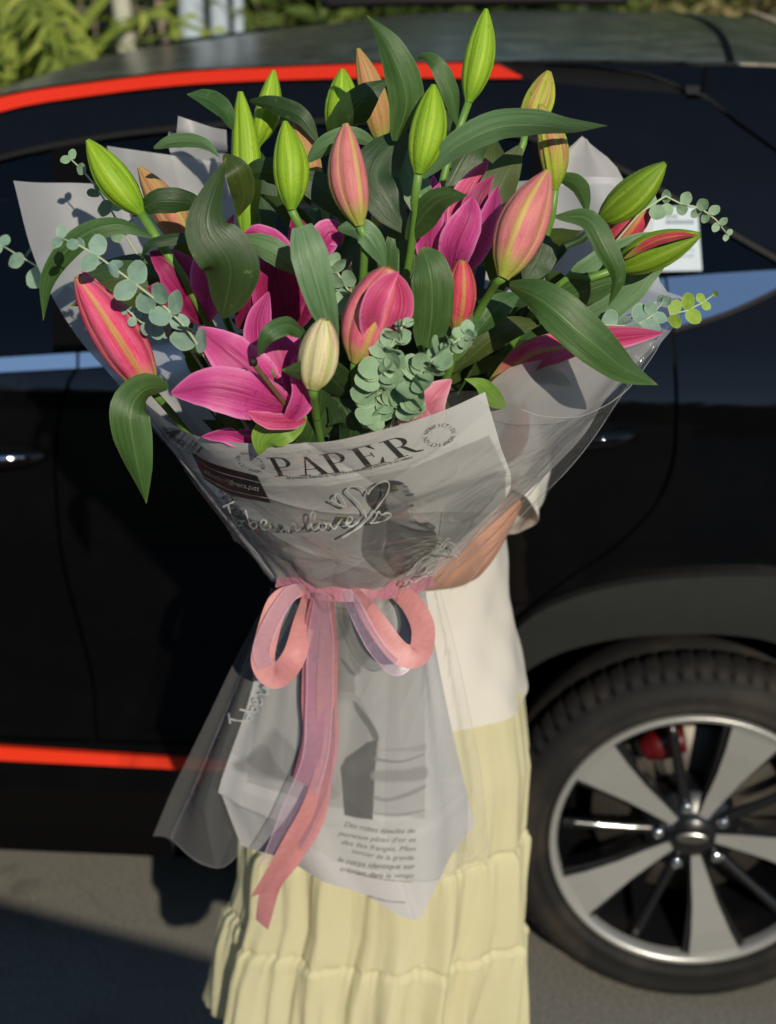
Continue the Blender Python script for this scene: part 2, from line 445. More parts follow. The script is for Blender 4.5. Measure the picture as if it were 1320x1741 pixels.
# far roof rail
pts = [car_w(s, h + .03, CW - t_ - .01) for (s, h, t_) in NR[24:40]]
tube('roof_rail', pts, [.012, .014, .014, .012], M_RUBBER, car, 8, 30)
# rear screen and tail
(s_r, h_r, t_r) = NR[-1]
V = []
prof_tail = [(s_r, h_r + .02, .30), (s_r + .12, h_r - .03, .30), (S_REAR - .22, 1.22, .15), (S_REAR - .10, 1.05, .10), (S_REAR - .06, .8, .07), (S_REAR, .62, .06), (S_REAR, .42, .06), (S_REAR - .1, .25, .1)]
for (s, h, tt) in prof_tail:
    for j in range(9):
        w = j / 8; V.append(car_w(s + .05 * math.sin(math.pi * w), h, tt + (CW - 2 * tt) * w))
mesh('tailgate', V, grid_faces(9, len(prof_tail)), M_PAINT, car)
# nose, bonnet, windscreen (left of the frame)
(s_f, h_f, t_f) = NR[0]
prof_nose = [(s_f, h_f, .26), (s_f - .75, 1.05, .14), (S_FRONT + .25, .92, .12), (S_FRONT + .05, .78, .14), (S_FRONT, .55, .12), (S_FRONT + .02, .35, .12), (S_FRONT + .2, .22, .15)]
V = []
for k, (s, h, tt) in enumerate(prof_nose):
    for j in range(9):
        w = j / 8; V.append(car_w(s - .12 * math.sin(math.pi * w) * (k > 2), h + .03 * math.sin(math.pi * w), tt + (CW - 2 * tt) * w))
mesh('bonnet', V, grid_faces(9, len(prof_nose)), M_PAINT, car)
sfw = S_WH - 2.65
_dl = car_sh(carP(-640, 900))[0]
_arch2 = [(sfw + .42 * math.cos(a), .33 + .41 * math.sin(a)) for a in np.linspace(math.pi, 0, 24)]
panel('front_wing', [(_dl - .006, .26), (_dl - .006, 1.06), (s_f - .72, 1.02), (S_FRONT + .27, .90), (S_FRONT + .07, .78), (S_FRONT + .03, .4), (S_FRONT + .2, .24), (sfw - .43, .24)] + _arch2[1:-1] + [(sfw + .43, .24)], M_PAINT, 0, 0.014, mapper=sh_mapper, stepx=.12, stepy=.04)
# far side
panel('far_side', [(s1, .24), (s1, 1.10), (s0 + .9, 1.05), (s0, .9), (s0, .24)], M_PAINT, 0, 0, mapper=lambda s, h, e: car_w(s, h, CW - prof(h)), stepx=.3, stepy=.06)
V = []
for (s, h, t_) in NR:
    V += [car_w(s, max(h - .02, 1.08), CW - t_), car_w(s, 1.08, CW - prof(1.08))]
mesh('far_glass', V, [(2 * i, 2 * i + 2, 2 * i + 3, 2 * i + 1) for i in range(len(NR) - 1)], M_GLASS, car)
# cabin
for sx in (S_WH - .42, S_WH - 1.35):
    for tt in (.45, 1.32):
        c = car_w(sx, .95, tt)
        tube('seat_back', [car_w(sx - .12, .5, tt), car_w(sx + .02, .8, tt), car_w(sx + .12, 1.12, tt)], [.2, .23, .17], M_INT, car, 12, 10)
        tube('headrest', [car_w(sx + .13, 1.16, tt), car_w(sx + .15, 1.23, tt), car_w(sx + .16, 1.31, tt)], [.08, .11, .07], M_INT, car, 10, 8)
mesh('cabin_floor', box_verts(car_w((s0 + s1) / 2, .9, .9), E_S * ((s1 - s0) / 2 - .5), E_N * .80, Vector((0, 0, .02))), BOXF, M_INT, car, smooth=False)
# door handles
def handle(px, py, w, insert=True):
    m = [carP(px - w / 2 + w * k / 6, py + 2 * math.sin(k), 0) - E_N * (.008 + .028 * math.sin(math.pi * k / 6) ** .5) for k in range(7)]
    h = tube('door_handle', m, [.008, .014, .015, .014, .008], M_PAINT, car, 10, 16)
    c = panel('handle_cup', [(px + w * .35 * math.cos(a), py + 15 * math.sin(a)) for a in np.linspace(0, 6.28, 20, endpoint=False)], M_GAP, -0.002, 0.004, stepx=20, stepy=10)
    if not insert: return
    mm = [p - E_N * .012 + Vector((0, 0, .006)) for p in m[1:6]]
    c = tube('handle_insert', mm, [.002, .006, .006, .002], M_CHROME, h, 6, 10)
handle(5, 771, 150); handle(1005, 736, 150, False)
# sticker sheet inside the quarter window
M_STK = simple('window_sheet', '#b9c6cc', 0.5, 0.4, var=0.06, nscale=60)
st = panel('window_sticker', [(1088, 350), (1186, 352), (1194, 460), (1086, 462)], M_STK, 0.002, 0.002, stepx=30, stepy=30)
t = NT('sticker_print'); M_STP = t.done(t.bsdf(lin('#5d6a72'), 0.6))
V = []; fs = []
def quad_px(x0, y0, x1, y1, e):
    b = len(V)
    for x, y in ((x0, y0), (x1, y0), (x1, y1), (x0, y1)): V.append(carP(x, y, e))
    fs.append((b, b + 1, b + 2, b + 3))
for row, (y, h) in enumerate([(366, 4), (375, 5), (404, 2), (414, 2), (424, 2), (434, 2)]):
    x = 1133 if row < 2 else 1100
    while x < (1178 if row else 1150):
        w = random.uniform(3, 7); quad_px(x, y, x + w, y + h, 0.0005); x += w + 2
mesh('sticker_print', V, fs, M_STP, st, smooth=False)

# ------------------------------------------------------------------ wheel
def t_tyre():
    t = NT('tyre_rubber'); o = t.obj(); n = t.noise(o, 9, 5, 0.6)
    col = t.mix(t.sm(n, 0.42, 0.72), (0.008, 0.008, 0.008, 1), (0.026, 0.021, 0.016, 1))
    return t.done(t.bsdf(col, 0.75, 0.3, normal=t.bump(t.noise(o, 120, 3), 0.2, 0.002)))
M_TYRE = t_tyre()
M_ALLOY = simple('machined_alloy', '#a3a4a2', 0.34, 0.5, metal=0.5, var=0.08, nscale=120)
M_RIMBLK = simple('black_rim', '#121316', 0.3, 0.5, coat=0.5, var=0.2)
M_STEEL = simple('brake_steel', '#5b5751', 0.45, 0.5, metal=0.8, var=0.2)
M_CALIPER = simple('red_caliper', '#4e070d', 0.4, 0.5, coat=0.3)
def make_wheel(sc):
    c0 = car_w(sc, WR, 0.03)
    w = bpy.data.objects.new('wheel', None); COL.objects.link(w); w.parent = car; w.location = c0 - wloc(car)
    def W(r, a, c): return c0 + E_S * (r * math.cos(a)) + Vector((0, 0, r * math.sin(a))) + E_N * c
    def lathe(name, pf, n, mat, mod=None):
        V = []; UV = []
        for j, (r, c) in enumerate(pf):
            for i in range(n):
                a = 2 * math.pi * i / n
                V.append(W(mod(r, j, i) if mod else r, a, c)); UV.append((i / n, j / len(pf)))
        return mesh(name, V, grid_faces(n, len(pf), True), mat, w, UV)
    tp = [(.243, .035), (.246, .008), (.252, .000), (.262, -.008), (.264, -.005), (.280, -.012), (.296, -.008), (.308, .002), (.316, .014), (.3175, .0142), (.326, .030), (.3265, .031), (.331, .045), (.332, .075), (.3245, .078), (.3245, .086), (.332, .089), (.332, .14), (.326, .18), (.30, .205), (.24, .20)]
    def mod(r, j, i):
        if 9 <= j <= 13: return r - (.006 if i % 6 == 0 else 0)
        return r
    lathe('tyre', tp, 420, M_TYRE, mod)
    lathe('rim_lip', [(.243, .035), (.2445, .012), (.243, .004), (.240, .002), (.233, .005), (.229, .012), (.2285, .03), (.215, .12), (.20, .19)], 96, M_ALLOY)
    lathe('rim_barrel', [(.2275, .026), (.213, .121), (.198, .189)], 64, M_RIMBLK)
    lathe('brake_disc', [(.05, .115), (.165, .115), (.167, .118), (.167, .135)], 64, M_STEEL)
    V = [W(.21, 2 * math.pi * i / 40, .19) for i in range(40)]
    mesh('wheel_back', V, [tuple(range(40))], M_GAP, w, smooth=False)
    # spokes
    for k in range(5):
        a = R(67 + 72 * k)
        rad = Vector(E_S) * math.cos(a) + Vector((0, 0, 1)) * math.sin(a); tan = -E_S * math.sin(a) + Vector((0, 0, 1)) * math.cos(a)
        pf = [(.040, .008, .030), (.08, .014, .026), (.13, .021, .018), (.185, .033, .010), (.2235, .043, .0075), (.236, .048, .004)]
        for nm, mt, sc_, dz, ex in (('spoke', M_ALLOY, 1.0, 0, .004), ('spoke_flank', M_RIMBLK, 1.30, .009, .05)):
            V = []
            for (r, hw, c) in pf:
                if nm == 'spoke_flank' and r > .225: r = .2255
                for sgn in (-1, 1): V.append(c0 + rad * r + tan * (sgn * hw * sc_) + E_N * (c + dz))
                for sgn in (1, -1): V.append(c0 + rad * r + tan * (sgn * hw * sc_ * (1 if nm == 'spoke' else .8)) + E_N * (c + dz + ex))
            fs = grid_faces(4, len(pf), True) + [(3, 2, 1, 0), tuple(len(V) - 4 + i for i in range(4))]
            mesh(nm, V, fs, mt, w, smooth=False)
        a2 = a + R(36)
        rad = Vector(E_S) * math.cos(a2) + Vector((0, 0, 1)) * math.sin(a2)
        tube('thin_spoke', [c0 + rad * .05 + E_N * .045, c0 + rad * .14 + E_N * .035, c0 + rad * .222 + E_N * .03], [.012, .009, .010], M_RIMBLK, w, 8, 8)
        nut = [(.0, .020), (.008, .020), (.0095, .023), (.0105, .042)]
        V = []; nc = c0 + rad * .058
        for (r, c) in nut:
            for i in range(12):
                b = 2 * math.pi * i / 12
                V.append(nc + E_S * r * math.cos(b) + Vector((0, 0, r * math.sin(b))) + E_N * (c + .003))
        mesh('lug_nut', V, grid_faces(12, 4, True), M_CHROME, w)
    lathe('hub', [(.001, .024), (.033, .025), (.036, .029), (.045, .040), (.078, .043), (.082, .055), (.08, .11)], 40, M_RIMBLK)
    V = []
    for (r, c) in [(.0, .0205), (.9, .0205), (1.0, .0225), (1.0, .026)]:
        for i in range(32):
            b = 2 * math.pi * i / 32
            V.append(c0 + E_S * (r * .027 * math.cos(b)) + Vector((0, 0, r * .011 * math.sin(b))) + E_N * c)
    cap = mesh('centre_badge', V, grid_faces(32, 4, True), simple('badge_rim', '#9a9a98', 0.3, 0.5, metal=0.9), w)
    V = [c0 + E_S * (.023 * math.cos(b)) + Vector((0, 0, .0082 * math.sin(b))) + E_N * .0198 for b in np.linspace(0, 2 * math.pi, 28, endpoint=False)]
    mesh('badge_face', V, [tuple(range(28))], simple('badge_face', '#4f4b48', 0.4, 0.5, metal=0.5), cap, smooth=False)
    pts = [W(.158, R(a), .085) for a in (96, 105, 114, 123)]
    tube('brake_caliper', pts, [.022, .029, .029, .020], M_CALIPER, w, 10, 14)
    return w
def copy_tree(o, parent):
    c = o.copy(); COL.objects.link(c); c.parent = parent
    for ch in list(o.children): copy_tree(ch, c)
    return c
wheel = make_wheel(S_WH)
w2 = copy_tree(wheel, car); w2.location = wheel.location + E_S * -2.65
# far wheels, seen under the body only
for ds in (0, -2.65):
    w3 = copy_tree(wheel, car); w3.location = wheel.location + E_S * ds + E_N * (CW - .06); w3.rotation_euler = (0, 0, math.pi)
# ================================================================== BACKGROUND
def m_leafy(name, cols, trans=0.35, rough=0.55):
    t = NT(name); nz = t.noise(t.obj(), 3.0, 4)
    geo = t.n('ShaderNodeNewGeometry')
    r = geo.outputs['Random Per Island']
    f = t.math('ADD', t.math('MULTIPLY', r, 0.65), t.math('MULTIPLY', nz, 0.35))
    col = t.ramp(f, [(0.15, cols[0]), (0.5, cols[1]), (0.85, cols[2])])
    b = t.bsdf(col, rough, 0.35)
    tl = t.n('ShaderNodeBsdfTranslucent'); t.l(col, tl.inputs[0])
    return t.done(t.mixs(trans, b, tl.outputs[0]))
M_BUSH_L = m_leafy('bush_light', [(.09, .13, .02), (.22, .29, .04), (.42, .46, .09)])
M_BUSH_D = m_leafy('bush_dark', [(.025, .045, .012), (.06, .10, .024), (.14, .19, .04)])
M_BUSH_M = m_leafy('bush_mid', [(.05, .08, .018), (.11, .17, .035), (.24, .29, .07)])
M_DRY = m_leafy('dry_stalks', [(.12, .10, .04), (.26, .22, .09), (.42, .36, .16)], 0.2)
M_BARK = simple('bark', '#5a4a3a', 0.9, 0.2, var=0.4, nscale=25, bump=0.6, bdist=0.01)
def leaf_cloud(name, mat, parent, centre, rad, n, size, rng, blade=1.0, lobes=9):
    V = []; fs = []
    lob = [(Vector((rng.gauss(0, .5) * rad[0], rng.gauss(0, .5) * rad[1], rng.gauss(0, .45) * rad[2])), rng.uniform(.3, .6)) for _ in range(lobes)]
    for _ in range(n):
        c, k = lob[rng.randrange(lobes)]
        d = Vector((rng.gauss(0, 1), rng.gauss(0, 1), rng.gauss(0, 1))).normalized() * (rng.random() ** 0.4) * k
        p = Vector(centre) + c + Vector((d.x * rad[0], d.y * rad[1], d.z * rad[2]))
        if p.z < .08: p.z = .08 + rng.random() * .3
        a = Vector((rng.gauss(0, 1), rng.gauss(0, 1), rng.gauss(0, .7))).normalized()
        b = a.cross(Vector((rng.gauss(0, 1), rng.gauss(0, 1), rng.gauss(0, 1)))).normalized()
        s = size * rng.uniform(.6, 1.4); w = s * .38 / blade
        m = len(V)
        V += [p - a * s, p + b * w - a * s * .1 + a.cross(b) * w * .2, p + a * s, p - b * w - a * s * .1 + a.cross(b) * w * .2]
        fs.append((m, m + 1, m + 2, m + 3))
    return mesh(name, V, fs, mat, parent, smooth=False)
def shrub(label, x, y, h, rx, mat, n, size, seed, blade=1.0, group='shrubs behind the car', cat='shrub', nm='shrub'):
    rng = random.Random(seed)
    s = thing(nm, label, cat, (x, y, 0.05), group)
    leaf_cloud('crown', mat, s, (x, y, h * .55), (rx, rx * .8, h * .45), n, size, rng, blade)
    for k in range(3):
        a = k * 2.1 + rng.random()
        tube('stem', [Vector((x, y, .03)), Vector((x + .1 * math.cos(a), y + .1 * math.sin(a), h * .3)), Vector((x + .5 * rx * math.cos(a), y + .4 * rx * math.sin(a), h * .65))], [.03, .02, .008], M_BARK, s, 6, 8)
    return s
def frond_shrub(label, px, Y, h, n, seed):
    rng = random.Random(seed); x = P(px, 90, Y).x
    s = thing('frond_plant', label, 'shrub', (x, Y, 0.05), 'shrubs behind the car')
    for k in range(n):
        a = rng.uniform(0, 6.28); L = rng.uniform(.5, 1.0) * h; V = []; fs = []
        up = rng.uniform(.55, 1.0)
        for i in range(9):
            v = i / 8; r = L * .62 * v; z = h * .50 + L * up * (v - .75 * v * v) + rng.uniform(-.01, .01)
            c = Vector((x + r * math.cos(a), Y + r * math.sin(a), z)); sd = Vector((-math.sin(a), math.cos(a), 0.2))
            w = .028 * (1 - v) ** .5 + .002
            V += [c - sd * w, c + sd * w]
            if i: m = 2 * i; fs.append((m - 2, m - 1, m + 1, m))
            # leaflets
        b = len(V)
        for i in range(1, 9):
            for sg in (-1, 1):
                c = (V[2 * i] + V[2 * i + 1]) / 2; sd = Vector((-math.sin(a), math.cos(a), 0)) * sg
                o = Vector((math.cos(a), math.sin(a), 0)); m = len(V); ll = .17 * (1 - .5 * i / 8)
                V += [c, c + sd * ll * .5 + o * ll * .3 + Vector((0, 0, .02)), c + sd * ll + o * ll * .7 - Vector((0, 0, .05)), c + sd * ll * .4 + o * ll * .5]
                fs.append((m, m + 1, m + 2, m + 3))
        mesh('frond', V, fs, M_BUSH_L, s, smooth=False)
    return s
frond_shrub('yellow green frond plant at the far left edge beyond the car', 25, 5.7, 1.9, 60, 3)
frond_shrub('low yellow green frond plant in front of the wire fence', 95, 5.9, 1.45, 34, 4)
def sx(px, Y): return P(px, 60, Y).x
shrub('dark leafy shrub between the two slim fence posts', sx(260, 7.2), 7.2, 2.3, .55, M_BUSH_D, 2600, .07, 11)
shrub('dark green shrub right of the pale blue posts', sx(480, 6.9), 6.9, 2.0, .6, M_BUSH_M, 3000, .06, 12)
shrub('green shrub above the middle of the car roof', sx(700, 7.4), 7.4, 1.9, .7, M_BUSH_D, 2600, .07, 13)
shrub('olive shrub behind the roof above the tallest bud', sx(960, 7.0), 7.0, 1.9, .7, M_BUSH_M, 2600, .06, 14)
shrub('dry straw coloured bush at the top right corner', sx(1250, 6.6), 6.6, 1.9, .6, M_DRY, 2600, .10, 15, 3.0)
# trees further back, whose crowns show in the shine of the roof
for k, (x, y, h) in enumerate([(-5.2, 11, 5.5), (-1.6, 12.5, 6.2), (2.2, 11.8, 5.6), (6.0, 12.6, 6.4)]):
    rng = random.Random(40 + k)
    tr_ = thing('garden_tree', ['broad dark tree far left beyond the fence, mirrored on the roof', 'tall dark tree behind the pale posts, mirrored on the roof', 'dark tree behind the middle of the roof, mirrored on it', 'tall dark tree far right beyond the straw bush'][k], 'tree', (x, y, .05), 'trees beyond the fence')
    tube('trunk', [Vector((x, y, .0)), Vector((x + .1, y, h * .3)), Vector((x - .05, y + .1, h * .7))], [.16, .12, .05], M_BARK, tr_, 8, 12)
    for a in range(4):
        an = a * 1.6 + k
        tube('limb', [Vector((x, y, h * (.3 + .08 * a))), Vector((x + .7 * math.cos(an), y + .7 * math.sin(an), h * (.45 + .08 * a))), Vector((x + 1.2 * math.cos(an), y + 1.2 * math.sin(an), h * (.6 + .07 * a)))], [.07, .045, .015], M_BARK, tr_, 6, 8)
    leaf_cloud('crown', M_BUSH_D if k % 2 else M_BUSH_M, tr_, (x, y, h * .52), (2.4, 1.6, h * .46), 8000, .14, rng, 1.0, 22)
# posts and wire fence
M_POSTW = simple('pale_post', '#a9a896', 0.75, 0.3, var=0.15, nscale=12)
M_POSTB = simple('bluish_post', '#a5b2bd', 0.6, 0.35, var=0.12, nscale=12)
M_POSTT = simple('thin_wood_post', '#8a7c6a', 0.8, 0.3, var=0.25)
def post(label, px0, px1, w_px, Y, mat, h=2.2):
    a = P(px0, 0, Y); b = P(px1, 110, Y); r = w_px / 2 / ppm(a)
    d = (a - b).normalized(); base = b + d * (-b.z / d.z); top = base + d * (h / d.z)
    s = thing('fence_post', label, 'post', base, 'posts behind the car')
    tube('shaft', [base, (base + top) / 2, top], [r, r, r], mat, s, 14, 6)
    tube('cap', [top - d * .001, top + d * .03], [r * 1.15, r * .9], mat, s, 14, 4)
post('cream leaning post left of the pale blue posts', 206, 219, 32, 6.1, M_POSTW)
post('thin brown wooden stake right of the cream post', 270, 288, 17, 6.5, M_POSTT)
post('widest pale blue post behind the roof', 324, 330, 44, 6.2, M_POSTB)
post('second pale blue post, right of the widest', 371, 377, 33, 6.3, M_POSTB)
post('slim pale blue post, rightmost of the three', 404, 408, 19, 6.4, M_POSTB)
fence = thing('wire_fence', 'rusty square wire mesh fence behind the frond plants', 'fence', (sx(100, 6.7), 6.7, 0))
M_WIRE = simple('fence_wire', '#7d7664', 0.6, 0.4, metal=0.3)
def bars(name, segs, r, mat, parent):
    V = []; fs = []
    for a, b in segs:
        a = Vector(a); b = Vector(b); d = (b - a).normalized(); u = d.orthogonal().normalized() * r; w = d.cross(u).normalized() * r
        m = len(V); V += [a - u - w, a + u - w, a + u + w, a - u + w, b - u - w, b + u - w, b + u + w, b - u + w]
        fs += [(m, m + 1, m + 5, m + 4), (m + 1, m + 2, m + 6, m + 5), (m + 2, m + 3, m + 7, m + 6), (m + 3, m, m + 4, m + 7)]
    return mesh(name, V, fs, mat, parent, smooth=False)
xa, xb = sx(-160, 6.7), sx(560, 6.7)
nv_ = int((xb - xa) / .055)
for k in range(nv_):
    x = xa + k * .055; bars('wire', [((x, 6.7, .1), (x, 6.7, 2.0))], .0045, M_WIRE, fence)
for k in range(32):
    z = .12 + k * .055 * 1.1; bars('wire', [((xa, 6.707, z), (xb, 6.707, z))], .0045, M_WIRE, fence)
# rough stone edging behind the roof
M_STN = simple('pale_stone', '#8f897c', 0.9, 0.2, var=0.35, nscale=6, bump=0.6, bdist=0.02)
rng = random.Random(5)
wallt = thing('low_stone_wall', 'low pale rubble wall beyond the car roof', 'wall', (sx(760, 6.3), 6.3, 0))
xw = sx(400, 6.3); xe = sx(1330, 6.3)
for row in range(4):
    x = xw + rng.uniform(0, .1); z = .05 + row * .30
    while x < xe:
        w = rng.uniform(.25, .5); hh = .29
        V = box_verts((x + w / 2, 6.3 + rng.uniform(-.02, .02), z + hh / 2), Vector((w / 2 - .008, 0, 0)), Vector((0, .14, 0)), Vector((0, 0, hh / 2 - .006)))
        V = [v + Vector((rng.uniform(-.012, .012), rng.uniform(-.012, .012), rng.uniform(-.012, .012))) for v in V]
        mesh('stone', V, BOXF, M_STN, wallt, smooth=False); x += w

# wall added out of view behind the viewpoint to cast a shadow edge across the road
gw = thing('shadow_wall', 'unseen wall added behind the viewpoint to cast the shadow at lower left', 'wall', (-1.7, .05, 0))
a_ = Vector((.55, -.43, 0)); b_ = Vector((-3.15, 1.09, 0)); dd_ = (b_ - a_).normalized(); nn_ = Vector((-dd_.y, dd_.x, 0)); WH = 1.22
mesh('wall_body', box_verts((a_ + b_) / 2 + Vector((0, 0, WH / 2 - .03)), dd_ * ((b_ - a_).length / 2), nn_ * .08, Vector((0, 0, WH / 2 - .03))), BOXF, simple('wall_render', '#8f8778', 0.9, 0.2, var=0.15, nscale=4, bump=0.4, bdist=0.01), gw, smooth=False)
mesh('coping', box_verts((a_ + b_) / 2 + Vector((0, 0, WH - .03)), dd_ * ((b_ - a_).length / 2 + .02), nn_ * .11, Vector((0, 0, .03))), BOXF, simple('coping_stone', '#8f897c', 0.9, 0.2, var=0.2), gw, smooth=False)

# unseen hedge added behind the viewpoint so the car's flank mirrors a dark band
hd_ = thing('hedge', 'unseen hedge added behind the viewpoint to darken the reflection in the car', 'hedge', (0, -13, 0))
leaf_cloud('crown', M_BUSH_D, hd_, (0, -13, 3.0), (15, 1.4, 3.0), 26000, .26, random.Random(77), 1.0, 90)
V = []; n_ = 50
for j in range(2):
    for i in range(n_): V.append((-16 + 32 * i / (n_ - 1), -13 + random.uniform(-.2, .2), .05 + j * 5.4 + random.uniform(0, .5) * j))
mesh('hedge_backing', V, grid_faces(n_, 2), M_BARK, hd_)  # solid sheet inside the added hedge, closing it against the sky
# ================================================================== PERSON
M_SKIN = None
t = NT('skin'); nz = t.noise(t.obj(), 60, 4)
M_SKIN = t.done(t.bsdf(t.mix(nz, lin('#b07c62'), lin('#c08e74')), 0.5, 0.4, sss=0.15, normal=t.bump(t.noise(t.obj(), 400, 3), 0.08, 0.001)))
def m_cloth(name, c1, c2, weave=900, trans=0.2, bump=0.35):
    t = NT(name); o = t.obj()
    n = t.noise(o, 12, 5, 0.6)
    f = t.noise(o, weave, 2, 0.6); sl = t.n('ShaderNodeTexWave'); sl.inputs['Scale'].default_value = weave / 4; sl.inputs['Distortion'].default_value = 3; sl.bands_direction = 'Z'
    t.l(o, sl.inputs['Vector'])
    col = t.mix(n, lin(c1), lin(c2))
    h = t.math('ADD', t.math('MULTIPLY', f, 0.5), t.math('MULTIPLY', sl.outputs[1], 0.3))
    h = t.math('ADD', h, t.math('MULTIPLY', t.noise(o, 45, 4), 1.5))
    b = t.bsdf(col, 0.9, 0.15, normal=t.bump(h, bump, 0.002))
    tl = t.n('ShaderNodeBsdfTranslucent'); t.l(col, tl.inputs[0])
    return t.done(t.mixs(trans, b, tl.outputs[0]))
M_SHIRT = m_cloth('cream_linen', '#d6d2c8', '#e0dcd4', 700, 0.2)
M_SKIRT = m_cloth('pale_yellow_cotton', '#e4e0b2', '#eeebc8', 900, 0.4)
M_HAIR = simple('dark_hair', '#17100c', 0.45, 0.4, var=0.4, nscale=40)
M_SHOE = simple('tan_leather', '#8a6242', 0.5, 0.4, var=0.2)
PYc = 1.80
per = thing('person', 'person in cream top and pale yellow tiered skirt holding the bouquet', 'person', (0.0, PYc, 0.0))
# body: a skeleton grown into one surface
sk_v = []; sk_e = []; sk_r = []
def J(p, r, parent=None):
    sk_v.append(tuple(Vector(p) - wloc(per))); sk_r.append(r if isinstance(r, tuple) else (r, r)); i = len(sk_v) - 1
    if parent is not None: sk_e.append((parent, i))
    return i
pel = J((0, PYc, .86), (.135, .10))
w1 = J((0, PYc, .98), (.115, .085), pel)
ch = J((0, PYc + .005, 1.12), (.125, .09), w1)
up = J((0, PYc + .01, 1.21), (.13, .08), ch)
nk = J((0, PYc, 1.285), .05, up)
nk2 = J((0, PYc - .01, 1.33), .047, nk)
hd = J((0, PYc - .025, 1.39), (.066, .075), nk2)
hd2 = J((0, PYc - .02, 1.46), (.072, .085), hd)
hd3 = J((0, PYc - .01, 1.525), (.045, .05), hd2)
ns = J((0, PYc - .108, 1.405), .012, hd)
TIE = P(582, 1000, 1.455)
GRIP = TIE + Vector((0, .055, 0))
for sg in (1, -1):
    sh = J((sg * .12 + .008, PYc + .005, 1.235), .05, up)
    if sg == 1:
        el = (.086, 1.655, 1.128)
        e0 = J((.132, PYc - .05, 1.19), .043, sh)
        e = J(el, .033, e0)
        f1 = J((.058, 1.585, 1.150), .029, e)
        wr = J((.035, 1.535, 1.162), .020, f1)
        pm = J(GRIP + Vector((.030, .020, -.005)), (.034, .018), wr)
        for k, (dz, r) in enumerate([(.028, .0085), (.010, .009), (-.008, .0088), (-.025, .0075)]):
            a = J(GRIP + Vector((.030, -.018, dz)), r, pm); b = J(GRIP + Vector((.004, -.034, dz - .002)), r * .95, a); c = J(GRIP + Vector((-.018, -.030, dz - .004)), r * .85, b)
        a = J(GRIP + Vector((.012, .034, .040)), .010, wr); b = J(GRIP + Vector((-.010, .030, .052)), .009, a)
    else:
        e0 = J((-.115, PYc - .04, 1.15), .042, sh)
        e = J((-.07, 1.69, 1.09), .034, e0)
        f1 = J((-.05, 1.61, 1.095), .033, e)
        wr = J((-.035, 1.535, 1.10), .026, f1)
        pm = J(GRIP + Vector((-.028, .030, -.045)), (.034, .018), wr)
        for k, (dz, r) in enumerate([(.028, .0085), (.010, .009), (-.008, .0088), (-.025, .0075)]):
            a = J(GRIP + Vector((-.030, -.012, dz - .05)), r, pm); b = J(GRIP + Vector((-.008, -.030, dz - .052)), r * .95, a); c = J(GRIP + Vector((.014, -.028, dz - .054)), r * .85, b)
        a = J(GRIP + Vector((-.012, .036, -.01)), .010, wr); b = J(GRIP + Vector((.010, .032, -.004)), .009, a)
    hp = J((sg * .075, PYc, .80), .085, pel)
    kn = J((sg * .07, PYc - .015, .44), .052, hp)
    cf = J((sg * .068, PYc + .01, .30), .048, kn)
    an = J((sg * .066, PYc + .015, .075), .030, cf)
    he = J((sg * .066, PYc + .03, .032), .030, an)
    to = J((sg * .075, PYc - .13, .022), (.036, .018), an)
me = bpy.data.meshes.new('body'); me.from_pydata(sk_v, sk_e, [])
body = bpy.data.objects.new('body', me); COL.objects.link(body); body.parent = per
me.materials.append(M_SKIN)
md = body.modifiers.new('skin', 'SKIN'); md.use_smooth_shade = True
lay = me.skin_vertices[0] if me.skin_vertices else None
if lay is None:
    bm = bmesh.new(); bm.from_mesh(me); bm.verts.layers.skin.verify(); bm.to_mesh(me); bm.free(); lay = me.skin_vertices[0]
for i, r in enumerate(sk_r):
    lay.data[i].radius = r; lay.data[i].use_root = (i == 0)
sd = body.modifiers.new('sub', 'SUBSURF'); sd.levels = 2; sd.render_levels = 2
def rings(name, rows, n, mat, parent, fold=None, close=False):
    """rows: (cx, cy, z, rx, ry)"""
    V = []; UV = []
    for j, (cx, cy, z, rx, ry) in enumerate(rows):
        for i in range(n):
            a = 2 * math.pi * i / n
            k, dz = fold(a, z, j / (len(rows) - 1)) if fold else (1.0, 0.0)
            V.append((cx + rx * k * math.cos(a), cy + ry * k * math.sin(a), z + dz)); UV.append((i / n, j / (len(rows) - 1)))
    return mesh(name, V, grid_faces(n, len(rows), True), mat, parent, UV)
def lerp_rows(keys, m):
    zs = np.linspace(keys[0][2], keys[-1][2], m); K = np.array(keys)[::-1] if keys[0][2] > keys[-1][2] else np.array(keys)
    return [(np.interp(z, K[:, 2], K[:, 0]), np.interp(z, K[:, 2], K[:, 1]), z, np.interp(z, K[:, 2], K[:, 3]), np.interp(z, K[:, 2], K[:, 4])) for z in zs]
